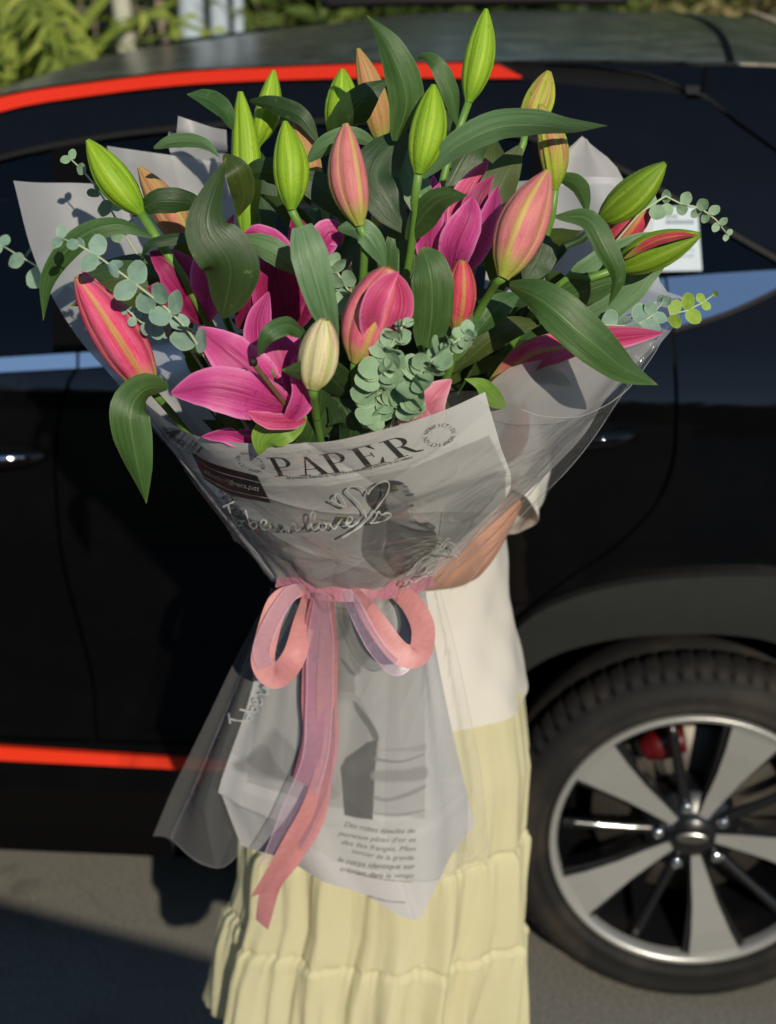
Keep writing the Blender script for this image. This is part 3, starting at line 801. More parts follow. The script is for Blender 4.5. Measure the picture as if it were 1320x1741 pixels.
# skirt in tiers
_rng = random.Random(3)
ph = [_rng.uniform(0, 6.28) for _ in range(12)]
from mathutils import noise as mnoise
def nz3(a, k, z, o): return mnoise.noise(Vector((math.cos(a) * k + o, math.sin(a) * k - o, z)))
def skirt_fold(a, z, v):
    amp = .025 + .21 * v
    w = nz3(a, 2.6, z * 1.6, 3.1) * 1.2 + .7 * nz3(a, 5.5, z * 2.4, 9.7) + .24 * nz3(a, 13, z * 4, 1.3)
    k = 1 + amp * w
    for zs in (.70, .555):
        zz = zs + .012 * nz3(a, 2.0, 0, zs * 9)
        d = zz - z
        if -.004 < d < .16:
            k += .045 * math.exp(-d / .035) * (nz3(a, 26, z * 9, 5.5) + .6 * nz3(a, 44, z * 14, 2.5)) + .030 * (1 - math.exp(-max(d, 0) / .010)) * math.exp(-d / .10)
        elif -.05 < d <= -.004:
            k += .020 * math.exp(d / .02) * nz3(a, 30, z * 9, 7.5)
        k -= .022 * math.exp(-(d / .004) ** 2)
    dz = 0
    if v > .93:
        aa = (a + math.pi / 2 + .12 + math.pi) % (2 * math.pi) - math.pi
        dz = .075 * math.exp(-(aa / .35) ** 2) * (v - .93) / .07 + .006 * math.sin(6 * a)
    return k, dz
rows = lerp_rows([(0.0, PYc, .965, .150, .115), (0.005, PYc, .90, .168, .128), (0.005, PYc, .80, .180, .138), (0.0, PYc, .70, .178, .142), (-.005, PYc, .60, .182, .146), (-.022, PYc, .50, .192, .152), (-.03, PYc, .39, .200, .158)], 170)
rings('skirt', rows, 420, M_SKIRT, per, skirt_fold)
# top
def shirt_fold(a, z, v):
    k = 1 + .012 * math.sin(5 * a + 20 * z) + .010 * math.sin(9 * a - 35 * z + 1) + .006 * math.sin(14 * a + 60 * z)
    return k, .004 * math.sin(4 * a) if z < .92 else 0
rows = lerp_rows([(0.0, PYc, 1.29, .055, .05), (0.0, PYc, 1.275, .10, .065), (0.006, PYc, 1.25, .132, .088), (0.008, PYc, 1.20, .132, .10), (0.010, PYc, 1.12, .132, .11), (0.010, PYc, 1.02, .138, .116), (0.004, PYc, .95, .161, .131), (0.004, PYc, .895, .174, .146)], 60)
rings('top', rows, 120, M_SHIRT, per, shirt_fold)
V = []
def sleeve(pts, rad, label=None):
    C = cr(pts, 22); V = []; UV = []; n = 40
    T = np.gradient(C, axis=0); T /= np.linalg.norm(T, axis=1)[:, None]
    S = np.cross(T[0], (0.2, 1, 0.1)); 
    for j in range(22):
        S = S - T[j] * S.dot(T[j]); S /= np.linalg.norm(S); B = np.cross(T[j], S)
        r = np.interp(j / 21, np.linspace(0, 1, len(rad)), rad)
        for i in range(n):
            a = 2 * math.pi * i / n
            k = 1 + .05 * math.sin(3 * a + j * .8) + .03 * math.sin(7 * a - j * .5)
            V.append(C[j] + (S * math.cos(a) + B * math.sin(a)) * r * k); UV.append((i / n, j / 21))
    return mesh('sleeve', V, grid_faces(n, 22, True), M_SHIRT, per, UV)
sleeve([(.085, PYc, 1.245), (.125, PYc - .01, 1.225), (.136, PYc - .045, 1.195), (.122, PYc - .088, 1.168)], [.055, .055, .052, .050])
sleeve([(-.07, PYc, 1.245), (-.105, PYc - .01, 1.215), (-.112, PYc - .05, 1.15), (-.085, PYc - .09, 1.11)], [.055, .054, .05, .048])
# hair (dark, behind the flowers)
V = []; n = 32; m = 16
for j in range(m):
    v = j / (m - 1); z = 1.548 - .36 * v
    r = .085 * min(1, math.sqrt(max(.001, v * 6))) * (1 + .1 * v)
    for i in range(n):
        a = 2 * math.pi * i / n
        f = .78 if (math.sin(a) < -.55 and v > .22) else 1.0
        V.append((r * math.cos(a) * f, PYc - .008 + r * 1.1 * math.sin(a) * f + .02 * v, z + .004 * math.sin(13 * a)))
mesh('hair', V, grid_faces(n, m, True), M_HAIR, per)
for sg in (1, -1):
    V = []
    for j, (y, hw, z) in enumerate([(PYc + .065, .02, .0), (PYc + .05, .032, 0), (PYc, .034, 0), (PYc - .08, .044, 0), (PYc - .14, .046, 0), (PYc - .175, .03, 0)]):
        for (dx, dz) in ((-1, .003), (1, .003), (1, .012), (-1, .012)): V.append((sg * .07 + dx * hw, y, dz))
    mesh('sandal', V, grid_faces(4, 6, True) + [(3, 2, 1, 0), (20, 21, 22, 23)], M_SHOE, per, smooth=False)

# ================================================================== SHAPE OF THE WRAP (used to keep greenery inside it)
def patch_pts(ctrl, nu, nv, fold=None):
    """smooth sheet through rows of (px, py, Y); returns world points nv x nu"""
    rows = [cr([P(*p) for p in row], nu) for row in ctrl]
    A = np.array(rows)
    G = np.empty((nv, nu, 3))
    for i in range(nu): G[:, i, :] = cr(A[:, i, :], nv)
    if fold is not None:
        du = np.gradient(G, axis=1); dv = np.gradient(G, axis=0); N = np.cross(du, dv); N /= np.linalg.norm(N, axis=2)[:, :, None] + 1e-12
        uu, vv = np.meshgrid(np.linspace(0, 1, nu), np.linspace(0, 1, nv)); G = G + N * fold(uu, vv)[:, :, None]
    return G
def patch(name, ctrl, nu, nv, mat, parent, fold=None):
    G = patch_pts(ctrl, nu, nv, fold)
    uv = [(i / (nu - 1), j / (nv - 1)) for j in range(nv) for i in range(nu)]
    o = mesh(name, [tuple(p) for p in G.reshape(-1, 3)], grid_faces(nu, nv), mat, parent, uv)
    o['_g'] = 0; del o['_g']
    return o, G
def bvh_of(G):
    nv, nu, _ = G.shape
    return BVHTree.FromPolygons([Vector(p) for p in G.reshape(-1, 3)], grid_faces(nu, nv))
def drape(bvh, px, py, off):
    d = ray(px, py).normalized()
    h, n, i, dist = bvh.ray_cast(CAM, d)
    if h is None:
        h2, n, i, dist = bvh.find_nearest(CAM + d * 1.35); h = h2
    if n.dot(d) > 0: n = -n
    return h + n * off
cone_ctrl = [
    [(205, 640, 1.44), (262, 700, 1.34), (345, 742, 1.245), (520, 754, 1.175), (640, 735, 1.165), (745, 704, 1.185), (826, 667, 1.225)],
    [(275, 730, 1.44), (330, 775, 1.36), (400, 815, 1.285), (530, 830, 1.235), (640, 815, 1.23), (755, 785, 1.245), (851, 755, 1.28)],
    [(340, 815, 1.445), (385, 850, 1.385), (440, 885, 1.33), (540, 905, 1.295), (640, 895, 1.29), (745, 870, 1.30), (866, 830, 1.335)],
    [(415, 905, 1.45), (440, 930, 1.41), (480, 950, 1.375), (550, 968, 1.355), (635, 965, 1.35), (710, 945, 1.36), (800, 905, 1.40)],
    [(470, 975, 1.455), (485, 988, 1.44), (515, 1000, 1.43), (565, 1010, 1.42), (620, 1010, 1.42), (670, 1000, 1.43), (715, 985, 1.45)]]
def creases(u, v, seed, n, amp):
    """sharp fold lines across a sheet"""
    rg = random.Random(seed); f = 0 * u
    for _ in range(n):
        a = rg.uniform(0, 3.14); c0 = rg.uniform(.2, .8); c1 = rg.uniform(.2, .8); w = rg.uniform(.012, .05)
        d = (u - c0) * math.cos(a) + (v - c1) * math.sin(a); al = -(u - c0) * math.sin(a) + (v - c1) * math.cos(a)
        f = f + amp * rg.choice((-1, 1)) * rg.uniform(.4, 1) * np.exp(-np.abs(d) / w) * np.exp(-(al / rg.uniform(.2, .5)) ** 2)
    return f
def crease(u, v):
    return creases(u, v, 4, 12, .0022) + .0016 * np.sin(22 * u + 3 * v) * v + .0012 * np.sin(9 * u - 7 * v) + .0012 * np.sin(41 * u + 2) * np.clip(v - .5, 0, 1) * 2
cel_ctrl = [
    [(104, 520, 1.46), (200, 645, 1.40), (300, 735, 1.27), (420, 765, 1.19), (560, 752, 1.15), (690, 712, 1.145), (800, 672, 1.19), (930, 705, 1.235), (1036, 684, 1.31), (1140, 556, 1.42)],
    [(190, 640, 1.455), (265, 725, 1.39), (350, 795, 1.30), (450, 825, 1.235), (570, 825, 1.205), (690, 800, 1.20), (790, 775, 1.235), (890, 770, 1.275), (970, 745, 1.34), (1065, 665, 1.43)],
    [(300, 780, 1.455), (345, 830, 1.41), (410, 870, 1.345), (490, 895, 1.285), (580, 900, 1.265), (680, 885, 1.26), (765, 860, 1.28), (840, 845, 1.32), (900, 830, 1.38), (975, 785, 1.44)],
    [(400, 895, 1.46), (425, 925, 1.425), (470, 955, 1.38), (530, 970, 1.34), (595, 975, 1.33), (670, 965, 1.33), (730, 940, 1.345), (790, 925, 1.38), (830, 915, 1.42), (890, 880, 1.455)],
    [(455, 965, 1.465), (470, 990, 1.445), (500, 1012, 1.425), (545, 1032, 1.405), (595, 1040, 1.40), (650, 1034, 1.405), (695, 1018, 1.42), (735, 1002, 1.44), (760, 992, 1.455), (780, 985, 1.465)]]
rw = random.Random(12)
def cel_fold(u, v):
    f = creases(u, v, 8, 26, .0032) + .003 * np.sin(13 * u + 5 * v) + .002 * np.sin(31 * u - 8 * v + 1)
    f = f + .004 * np.clip(u - .62, 0, 1) * 2.5 * np.sin(70 * u + 9 * v) * np.clip(v + .2, 0, 1)
    f = f + .0035 * np.clip(v - .62, 0, 1) * 2.6 * (np.sin(90 * u + 3) + .6 * np.sin(143 * u + 6 * v))
    return f
GE0 = patch_pts(cel_ctrl, 120, 60, cel_fold); BE0 = bvh_of(GE0)
MOUTH = [(110, 400), (250, 250), (420, 170), (640, 150), (900, 200), (1050, 300), (1110, 480), (1090, 585), (880, 630), (815, 665), (640, 728), (520, 745), (350, 735), (250, 690), (150, 560)]
def inside_px(poly, x, y):
    c = False; n = len(poly)
    for i in range(n):
        (x0, y0), (x1, y1) = poly[i], poly[(i + 1) % n]
        if (y0 > y) != (y1 > y) and x < (x1 - x0) * (y - y0) / (y1 - y0) + x0: c = not c
    return c
def hidden_or_mouth(p):
    """true when a point lies in the open mouth of the bouquet or behind the wrap"""
    d = (Vector(p) - CAM); L = d.length; h, n, i, dist = BE0.ray_cast(CAM, d.normalized())
    if h is not None: return dist < L - .012 or inside_px(MOUTH, *proj(p))
    return inside_px(MOUTH, *proj(p))
# ================================================================== FLOWERS
def m_tepal(name, main, blush, rib, base, blush_amt=0.5, rough=0.42):
    """lily bud skin: u across the tepal, v along it"""
    t = NT(name); uvv, u, v = t.uv()
    du = t.math('ABSOLUTE', t.math('SUBTRACT', u, 0.5))
    st = t.noise(t.vec(t.math('MULTIPLY', u, 26.0), t.math('MULTIPLY', v, 1.6), t.math('MULTIPLY', t.rnd(), 9.0)), 1.0, 3, 0.6)
    big = t.noise(t.vec(t.math('MULTIPLY', u, 3.0), t.math('MULTIPLY', v, 3.0), t.math('MULTIPLY', t.rnd(), 20.0)), 1.0, 3)
    b = t.math('ADD', t.math('MULTIPLY', st, 0.9), t.math('MULTIPLY', big, 0.7))
    b = t.sm(t.math('ADD', b, blush_amt - 0.8), 0.3, 0.68)
    c = t.mix(b, lin(main), lin(blush))
    ribm = t.math('SUBTRACT', 1.0, t.sm(du, 0.03, 0.11))
    c = t.mix(t.math('MULTIPLY', ribm, t.math('MULTIPLY_ADD', big, 0.7, 0.25)), c, lin(rib))
    edge = t.sm(du, 0.42, 0.49)
    c = t.mix(t.math('MULTIPLY', edge, 0.28), c, lin(rib))
    c = t.mix(t.math('MULTIPLY', t.math('SUBTRACT', 1.0, t.sm(v, 0.04, 0.30)), 0.8), c, lin(base))
    c = t.mix(t.math('MULTIPLY', t.sm(v, 0.93, 1.0), 0.4), c, lin(base))
    c = t.mix(t.math('MULTIPLY', t.sm(st, 0.42, 0.75), 0.38), c, (0.03, 0.05, 0.0, 1))
    sp_ = t.sm(t.noise(t.obj(), 210, 4, 0.65), 0.60, 0.74)
    c = t.mix(t.math('MULTIPLY', sp_, 0.38), c, (0.05, 0.03, 0.01, 1))
    h = t.math('ADD', t.math('MULTIPLY', st, 0.5), t.math('MULTIPLY', ribm, 0.4))
    h = t.math('ADD', h, t.math('MULTIPLY', t.noise(t.obj(), 420, 3, 0.6), 0.5))
    return t.done(t.bsdf(c, t.math('MULTIPLY_ADD', big, 0.25, rough), 0.32, normal=t.bump(h, 0.5, 0.002), sss=0.12))
MT_GREEN = m_tepal('bud_green', '#83a81f', '#8fae2c', '#a9c63f', '#6f9a26', 0.3)
MT_DEEP = m_tepal('bud_deep_green', '#6d8c1e', '#7c9a28', '#96b23a', '#5d8022', 0.3)
MT_GPINK = m_tepal('bud_green_pink', '#9aad36', '#c06a62', '#a9c441', '#86a52c', 0.45)
MT_PINKG = m_tepal('bud_pink_green', '#b9606c', '#cf7f7c', '#b9bb48', '#8fa834', 0.55)
MT_PINK = m_tepal('bud_pink', '#cf4f72', '#dd7a8a', '#b8a63e', '#a9b04a', 0.5)
MT_HOT = m_tepal('bud_hot_pink', '#cc2f63', '#e0678b', '#b8a838', '#c0b060', 0.5)
MT_RED = m_tepal('bud_rose_red', '#b8304c', '#cc4c60', '#b09a40', '#8f9a3a', 0.5)
MT_CREAM = m_tepal('bud_cream', '#cfc79a', '#d9a9a0', '#9db24a', '#c2c070', 0.4)
MT_SALMON = m_tepal('bud_salmon', '#a3894e', '#bf7560', '#9fa24a', '#8a9a40', 0.5)
def m_petal(name, main, mid, edge, throat, trans=0.3):
    t = NT(name); uvv, u, v = t.uv()
    du = t.math('ABSOLUTE', t.math('SUBTRACT', u, 0.5))
    st = t.noise(t.vec(t.math('MULTIPLY', u, 34.0), t.math('MULTIPLY', v, 2.2), t.math('MULTIPLY', t.rnd(), 9.0)), 1.0, 4, 0.6)
    c = t.mix(t.sm(du, 0.05, 0.36), lin(mid), lin(main))
    c = t.mix(t.math('MULTIPLY', t.sm(st, 0.35, 0.7), 0.35), c, lin(edge))
    c = t.mix(t.math('MULTIPLY', t.sm(du, 0.36, 0.5), 0.85), c, lin(edge))
    spk = t.math('MULTIPLY', t.sm(t.noise(t.obj(), 330, 2, 0.5), 0.60, 0.68), t.math('SUBTRACT', 1.0, t.sm(v, 0.25, 0.75))); c = t.mix(t.math('MULTIPLY', spk, 0.55), c, lin('#6a0a36'))
    c = t.mix(t.math('MULTIPLY', t.math('SUBTRACT', 1.0, t.sm(v, 0.0, 0.25)), 0.7), c, lin(throat))
    ridge = t.math('SUBTRACT', 1.0, t.sm(du, 0.0, 0.06))
    c = t.mix(t.math('MULTIPLY', ridge, 0.35), c, lin(throat))
    h = t.math('ADD', t.math('MULTIPLY', st, 0.6), t.math('MULTIPLY', ridge, -0.6))
    nrm = t.bump(h, 0.4, 0.002)
    b = t.bsdf(c, 0.45, 0.4, normal=nrm, sss=0.08)
    tl = t.n('ShaderNodeBsdfTranslucent'); t.l(c, tl.inputs[0])
    return t.done(t.mixs(trans, b, tl.outputs[0]))
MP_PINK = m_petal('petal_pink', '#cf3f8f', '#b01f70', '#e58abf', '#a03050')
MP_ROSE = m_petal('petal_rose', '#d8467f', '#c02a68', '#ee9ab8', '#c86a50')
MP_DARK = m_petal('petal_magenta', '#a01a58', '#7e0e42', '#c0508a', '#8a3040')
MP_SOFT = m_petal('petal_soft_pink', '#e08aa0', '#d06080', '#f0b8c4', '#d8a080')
def m_leaf(name, c1, c2, vein, trans=0.22, rough=0.42):
    t = NT(name); uvv, u, v = t.uv()
    du = t.math('ABSOLUTE', t.math('SUBTRACT', u, 0.5))
    wv = t.sm(t.noise(t.vec(t.math('MULTIPLY', u, 42.0), t.math('MULTIPLY', v, 1.1), t.math('MULTIPLY', t.rnd(), 17.0)), 1.0, 4, 0.6), 0.38, 0.72)
    n = t.noise(t.vec(t.math('MULTIPLY', u, 9.0), t.math('MULTIPLY', v, 2.5), t.math('MULTIPLY', t.rnd(), 30.0)), 1.0, 5, 0.6)
    c = t.mix(t.sm(n, 0.3, 0.7), lin(c1), lin(c2))
    c = t.mix(t.math('MULTIPLY', wv, 0.22), c, lin(vein))
    mid = t.math('SUBTRACT', 1.0, t.sm(du, 0.006, 0.035))
    c = t.mix(t.math('MULTIPLY', mid, 0.45), c, lin(vein))
    c = t.mix(t.math('MULTIPLY', t.sm(du, 0.47, 0.5), 0.4), c, lin(vein))
    sp_ = t.sm(t.noise(t.obj(), 150, 4, 0.65), 0.60, 0.78)
    c = t.mix(t.math('MULTIPLY', sp_, 0.32), c, lin('#9aa86a'))
    rr = t.rnd(); c = t.mix(t.math('MULTIPLY', rr, 0.22), c, lin('#55682c'))
    c = t.mix(t.math('MULTIPLY', t.sm(v, 0.94, 1.0), 0.5), c, lin('#8a8a40'))
    h = t.math('ADD', t.math('MULTIPLY', wv, 0.30), t.math('MULTIPLY', mid, -0.6))
    h = t.math('ADD', h, t.math('MULTIPLY', n, 1.1))
    b = t.bsdf(c, t.math('MULTIPLY_ADD', n, 0.15, rough - 0.05), 0.5, normal=t.bump(h, 0.28, 0.002))
    tl = t.n('ShaderNodeBsdfTranslucent'); t.l(t.mix(0.5, c, lin('#8fb022')), tl.inputs[0])
    return t.done(t.mixs(trans, b, tl.outputs[0]))
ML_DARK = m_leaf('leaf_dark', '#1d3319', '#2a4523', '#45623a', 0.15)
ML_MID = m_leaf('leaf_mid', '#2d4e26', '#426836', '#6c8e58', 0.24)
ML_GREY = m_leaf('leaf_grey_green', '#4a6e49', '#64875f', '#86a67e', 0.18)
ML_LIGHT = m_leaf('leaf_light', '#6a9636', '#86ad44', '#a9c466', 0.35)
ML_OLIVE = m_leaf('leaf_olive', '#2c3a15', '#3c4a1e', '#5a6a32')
M_STEM = simple('lily_stem', '#5f8636', 0.45, 0.45, var=0.2, nscale=60)
M_STEMD = simple('dark_stem', '#2c4420', 0.5, 0.4, var=0.3, nscale=60)
M_PISTIL = simple('pistil', '#6a5a3a', 0.5, 0.4, var=0.2)
M_STIGMA = simple('stigma', '#241a14', 0.6, 0.3)

LEAFW = [(0, .16), (.06, .42), (.18, .78), (.35, 1), (.55, .96), (.75, .68), (.9, .30), (1, .02)]
PETW = [(0, .22), (.12, .5), (.3, .85), (.5, 1), (.68, .93), (.84, .62), (.94, .30), (1, .04)]
def strip(name, pts, width_px, mat, parent, wprof=LEAFW, twist=0.0, twist2=None, fold=.18, cup=0.0, ruffle=0.0, nu=9, nv=26, seed=0, camref=True, asym=0.0):
    """a blade along pixel points (px, py, Y); width in photo pixels; twist in degrees from facing the camera"""
    W3 = [P(*p) if len(p) == 3 and camref else Vector(p) for p in pts]
    if name == 'leaf' and ruffle == 0: ruffle = .045
    C = cr(W3, nv); T = np.gradient(C, axis=0); T /= np.linalg.norm(T, axis=1)[:, None] + 1e-12
    rng = random.Random(seed * 7 + len(name)); p0, p1 = rng.uniform(0, 6), rng.uniform(0, 6)
    V = []; UV = []
    for j in range(nv):
        v = j / (nv - 1); c = Vector(C[j]); tt = Vector(T[j])
        ref = (CAM - c).normalized()
        S = tt.cross(ref)
        if S.length < 1e-4: S = Vector((1, 0, 0))
        S.normalize()
        tw = twist if twist2 is None else twist + (twist2 - twist) * v
        S = Matrix.Rotation(R(tw), 3, tt) @ S
        N = S.cross(tt).normalized()
        w = width_px / ppm(c) * interp(wprof, v) * 0.5
        for i in range(nu):
            u = -1 + 2 * i / (nu - 1)
            off = -fold * abs(u) * w + cup * (u * u) * w
            off += ruffle * w * abs(u) ** 1.5 * (math.sin(9 * v + p0 + (0 if u < 0 else 2.2)) + .6 * math.sin(21 * v + p1 + u))
            V.append(c + S * (u * w * (1 + asym * u)) + N * off); UV.append((i / (nu - 1), v))
    return mesh(name, V, grid_faces(nu, nv), mat, parent, UV)

BUDP = [(0, .20), (.05, .38), (.14, .66), (.28, .90), (.42, 1.0), (.56, .97), (.70, .82), (.83, .58), (.92, .36), (.97, .21), (1, .10)]
_bx = np.linspace(0, 1, 201); _by = np.interp(_bx, [a for a, b in BUDP], [b for a, b in BUDP])
_g = np.exp(-0.5 * (np.arange(-12, 13) / 5.0) ** 2); _g /= _g.sum(); _by = np.convolve(np.pad(_by, 12, mode='edge'), _g, mode='valid')
def bud(parent, base, tip, width, mat, roll=0, bend=0.06, opening=0.0, plump=0.0):
    """lily bud: core of three inner tepals with three ribbed outer tepals over it"""
    B = P(*base); Tp = P(*tip); A = Tp - B; L = A.length; A.normalize()
    ref = (CAM - B).normalized(); S = A.cross(ref).normalized(); N = S.cross(A).normalized()   # N towards the camera
    Rr = width * .94 / 2 / ppm((B + Tp) / 2)
    base0 = wloc(parent)
    def pos(v, th, k):
        r = np.interp(v, _bx, _by); r = r ** (1 - plump) if plump else r
        c = B + A * (L * v) + S * (bend * L * math.sin(math.pi * v) * .5)
        return c + (S * math.cos(th) + N * math.sin(th)) * (Rr * r * k)
    nv = 30; nt = 42; V = []; UV = []
    for j in range(nv):
        v = j / (nv - 1)
        for i in range(nt):
            th = 2 * math.pi * i / nt + R(roll)
            g_ = abs(math.cos(1.5 * (2 * math.pi * i / nt)))          # groove towards the outer tepal seams
            V.append(pos(v * .985, th, .90 + .02 * math.cos(6 * math.pi * i / nt))); UV.append(((i * 3 / nt + .5) % 1.0, v))
    core = mesh('bud', V, grid_faces(nt, nv, True), mat, parent, UV)
    for k in range(3):
        V = []; UV = []; nu = 17
        for j in range(nv):
            v = j / (nv - 1)
            op = opening * max(0, (v - .55) / .45) ** 1.6
            hw = R(57) * (1 - .25 * opening * max(0, (v - .5) / .5))
            for i in range(nu):
                u = -1 + 2 * i / (nu - 1)
                th = R(roll) + k * 2 * math.pi / 3 + u * hw
                rib = .085 * math.exp(-(u / .10) ** 2) - .065 * math.exp(-((abs(u) - .22) / .12) ** 2) + .012 * math.sin(6 * v + 5 * u + k + roll)
                kk = 1.0 + rib - .105 * abs(u) ** 5 + .025 * math.cos(2 * u) + op * 2.2
                V.append(pos(v, th, kk)); UV.append((i / (nu - 1), v))
        mesh('tepal', V, grid_faces(nu, nv), mat, core, UV)
    return B
LILY_G = 'lily stems in the bouquet'
def lily(label):
    return thing('lily', label, 'lily', TIE, LILY_G)
def stem(parent, pts, r0=.0034, r1=.0042, mat=None):
    W3 = [P(*p) for p in pts]
    a = W3[-1]; e = TIE + Vector((random.uniform(-.02, .02), random.uniform(-.012, .02), random.uniform(-.02, .0)))
    W3.append(a * .5 + e * .5 + Vector((0, .01, -.01))); W3.append(e)
    return tube('stem', W3, [r0, r0 * .95, r1, r1], mat or M_STEM, parent, 8, 22)
def leaf(parent, pts, w, mat, **kw):
    return strip('leaf', pts, w, mat, parent, **kw)
_lr = random.Random(21)
def inner_leaves(parent, base, n=3, spread=.05):
    """the plain lower leaves of a stem, inside the bouquet"""
    b = P(*base)
    for k in range(n):
        f = _lr.uniform(.12, .42)
        p = b.lerp(TIE, f)
        out = Vector((_lr.uniform(-1, 1), _lr.uniform(-.5, .9), _lr.uniform(.0, .5))).normalized()
        up_ = (b - TIE).normalized()
        L = _lr.uniform(.06, .10)
        pts = [p, p + (up_ * .4 + out * .35) * L, p + (up_ * .55 + out * .8 - Vector((0, 0, .1))) * L]
        if not all(hidden_or_mouth(q + dd) for q in pts for dd in (Vector((.02, 0, 0)), Vector((-.02, 0, 0)))): continue
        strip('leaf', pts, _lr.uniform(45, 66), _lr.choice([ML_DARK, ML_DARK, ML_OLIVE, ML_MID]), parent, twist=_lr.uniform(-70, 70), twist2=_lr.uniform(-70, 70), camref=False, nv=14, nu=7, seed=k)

# ---- top row
l = lily('tallest green lily bud, at the top right of the bouquet')
b = (797, 174, 1.44); bud(l, b, (827, 15, 1.46), 55, MT_GREEN, 80); stem(l, [b, (786, 205, 1.44), (770, 250, 1.43), (740, 360, 1.42)])
leaf(l, [(778, 212, 1.43), (768, 160, 1.42), (745, 112, 1.42), (722, 96, 1.43), (708, 102, 1.44)], 34, ML_MID, twist=50, twist2=-20); inner_leaves(l, b, 3)
l = lily('brownish pink bud behind the tall green buds at the top centre')
b = (652, 250, 1.50); bud(l, b, (609, 82, 1.50), 50, MT_SALMON, 30); stem(l, [b, (660, 320, 1.48)]); inner_leaves(l, b, 2)
l = lily('broad green bud shaded by leaves, left of the top centre')
b = (574, 246, 1.42); bud(l, b, (583, 117, 1.43), 64, MT_GREEN, 100); stem(l, [b, (580, 330, 1.42)])
leaf(l, [(595, 245, 1.40), (592, 205, 1.38), (625, 160, 1.37), (662, 134, 1.38)], 60, ML_DARK, twist=20, twist2=-20, fold=.25); inner_leaves(l, b, 3)
l = lily('long pale green bud upright behind the big dark leaf')
b = (418, 400, 1.38); bud(l, b, (409, 156, 1.41), 54, MT_GREEN, 70, plump=.15); stem(l, [b, (430, 460, 1.38)])
leaf(l, [(395, 220, 1.40), (380, 186, 1.40), (350, 166, 1.41), (318, 160, 1.42)], 36, ML_MID, twist=-40, twist2=10); inner_leaves(l, b, 3)
l = lily('green bud leaning right behind the long pale green bud')
b = (438, 248, 1.47); bud(l, b, (466, 119, 1.48), 46, MT_GREEN, 110); stem(l, [b, (430, 330, 1.46)])
leaf(l, [(425, 172, 1.44), (470, 180, 1.43), (515, 200, 1.42), (545, 250, 1.42)], 34, ML_DARK, twist=35, twist2=-10); inner_leaves(l, b, 3)
l = lily('green bud in full sun, left of the pink and green bud')
b = (496, 357, 1.25); bud(l, b, (485, 206, 1.27), 65, MT_GREEN, 95); stem(l, [b, (510, 385, 1.26), (545, 480, 1.28)])
leaf(l, [(412, 300, 1.34), (450, 290, 1.33), (490, 305, 1.33), (530, 350, 1.34)], 46, ML_DARK, twist=20); leaf(l, [(500, 300, 1.33), (550, 320, 1.33), (600, 360, 1.33), (620, 385, 1.34)], 60, ML_DARK, twist=-20); inner_leaves(l, b, 3)
l = lily('slender cream pink bud half hidden behind the sunlit green bud')
b = (540, 330, 1.43); bud(l, b, (500, 203, 1.44), 40, MT_SALMON, 20); stem(l, [b, (560, 400, 1.42)]); inner_leaves(l, b, 2)
l = lily('pink bud with green ribs and a blunt tip, near the top centre')
b = (612, 384, 1.25); bud(l, b, (588, 210, 1.27), 70, MT_PINKG, 60, bend=-.08, opening=.05); stem(l, [b, (620, 430, 1.26)])
leaf(l, [(523, 275, 1.33), (560, 245, 1.32), (605, 232, 1.32), (650, 255, 1.33)], 38, ML_GREY, twist=20); inner_leaves(l, b, 3)
l = lily('green bud standing beside the tall curling leaf')
b = (712, 296, 1.23); bud(l, b, (738, 144, 1.25), 68, MT_GREEN, 85); stem(l, [b, (705, 340, 1.24), (700, 420, 1.26)])
leaf(l, [(672, 240, 1.28), (692, 170, 1.27), (668, 92, 1.27), (624, 26, 1.28)], 62, ML_MID, twist=25, twist2=-35, fold=.3)
leaf(l, [(690, 222, 1.30), (640, 290, 1.28), (660, 345, 1.27), (702, 405, 1.27)], 82, ML_DARK, twist=10, twist2=-25, fold=.25)
leaf(l, [(640, 235, 1.31), (690, 285, 1.30), (718, 350, 1.29), (705, 400, 1.28)], 64, ML_GREY, twist=-25); inner_leaves(l, b, 3)
l = lily('bud with reddish ribs at the top right, behind a greener one')
b = (893, 222, 1.45); bud(l, b, (934, 121, 1.46), 56, MT_GPINK, 30, plump=.1); stem(l, [b, (870, 300, 1.44)]); inner_leaves(l, b, 3)
l = lily('green bud with a pink flush above the large pink bud')
b = (944, 322, 1.33); bud(l, b, (919, 177, 1.33), 54, MT_GPINK, 120, bend=.1); stem(l, [b, (938, 370, 1.335), (915, 440, 1.345), (880, 520, 1.36)])
leaf(l, [(718, 302, 1.24), (775, 250, 1.23), (840, 218, 1.23), (905, 212, 1.25), (975, 218, 1.28), (1033, 214, 1.31)], 62, ML_GREY, twist=20, twist2=60, fold=.15); inner_leaves(l, b, 3)
l = lily('large pink bud with yellow ribs, right of the centre')
b = (855, 473, 1.22); bud(l, b, (932, 290, 1.25), 92, MT_PINKG, 100, bend=-.05); stem(l, [b, (820, 520, 1.25)])
leaf(l, [(885, 250, 1.36), (845, 330, 1.34), (840, 400, 1.33), (900, 480, 1.33)], 72, ML_OLIVE, twist=-15); leaf(l, [(945, 300, 1.35), (985, 318, 1.34), (1000, 366, 1.33)], 34, ML_MID, twist=30)
leaf(l, [(930, 400, 1.31), (915, 440, 1.30), (890, 480, 1.29)], 60, ML_DARK); inner_leaves(l, b, 3)
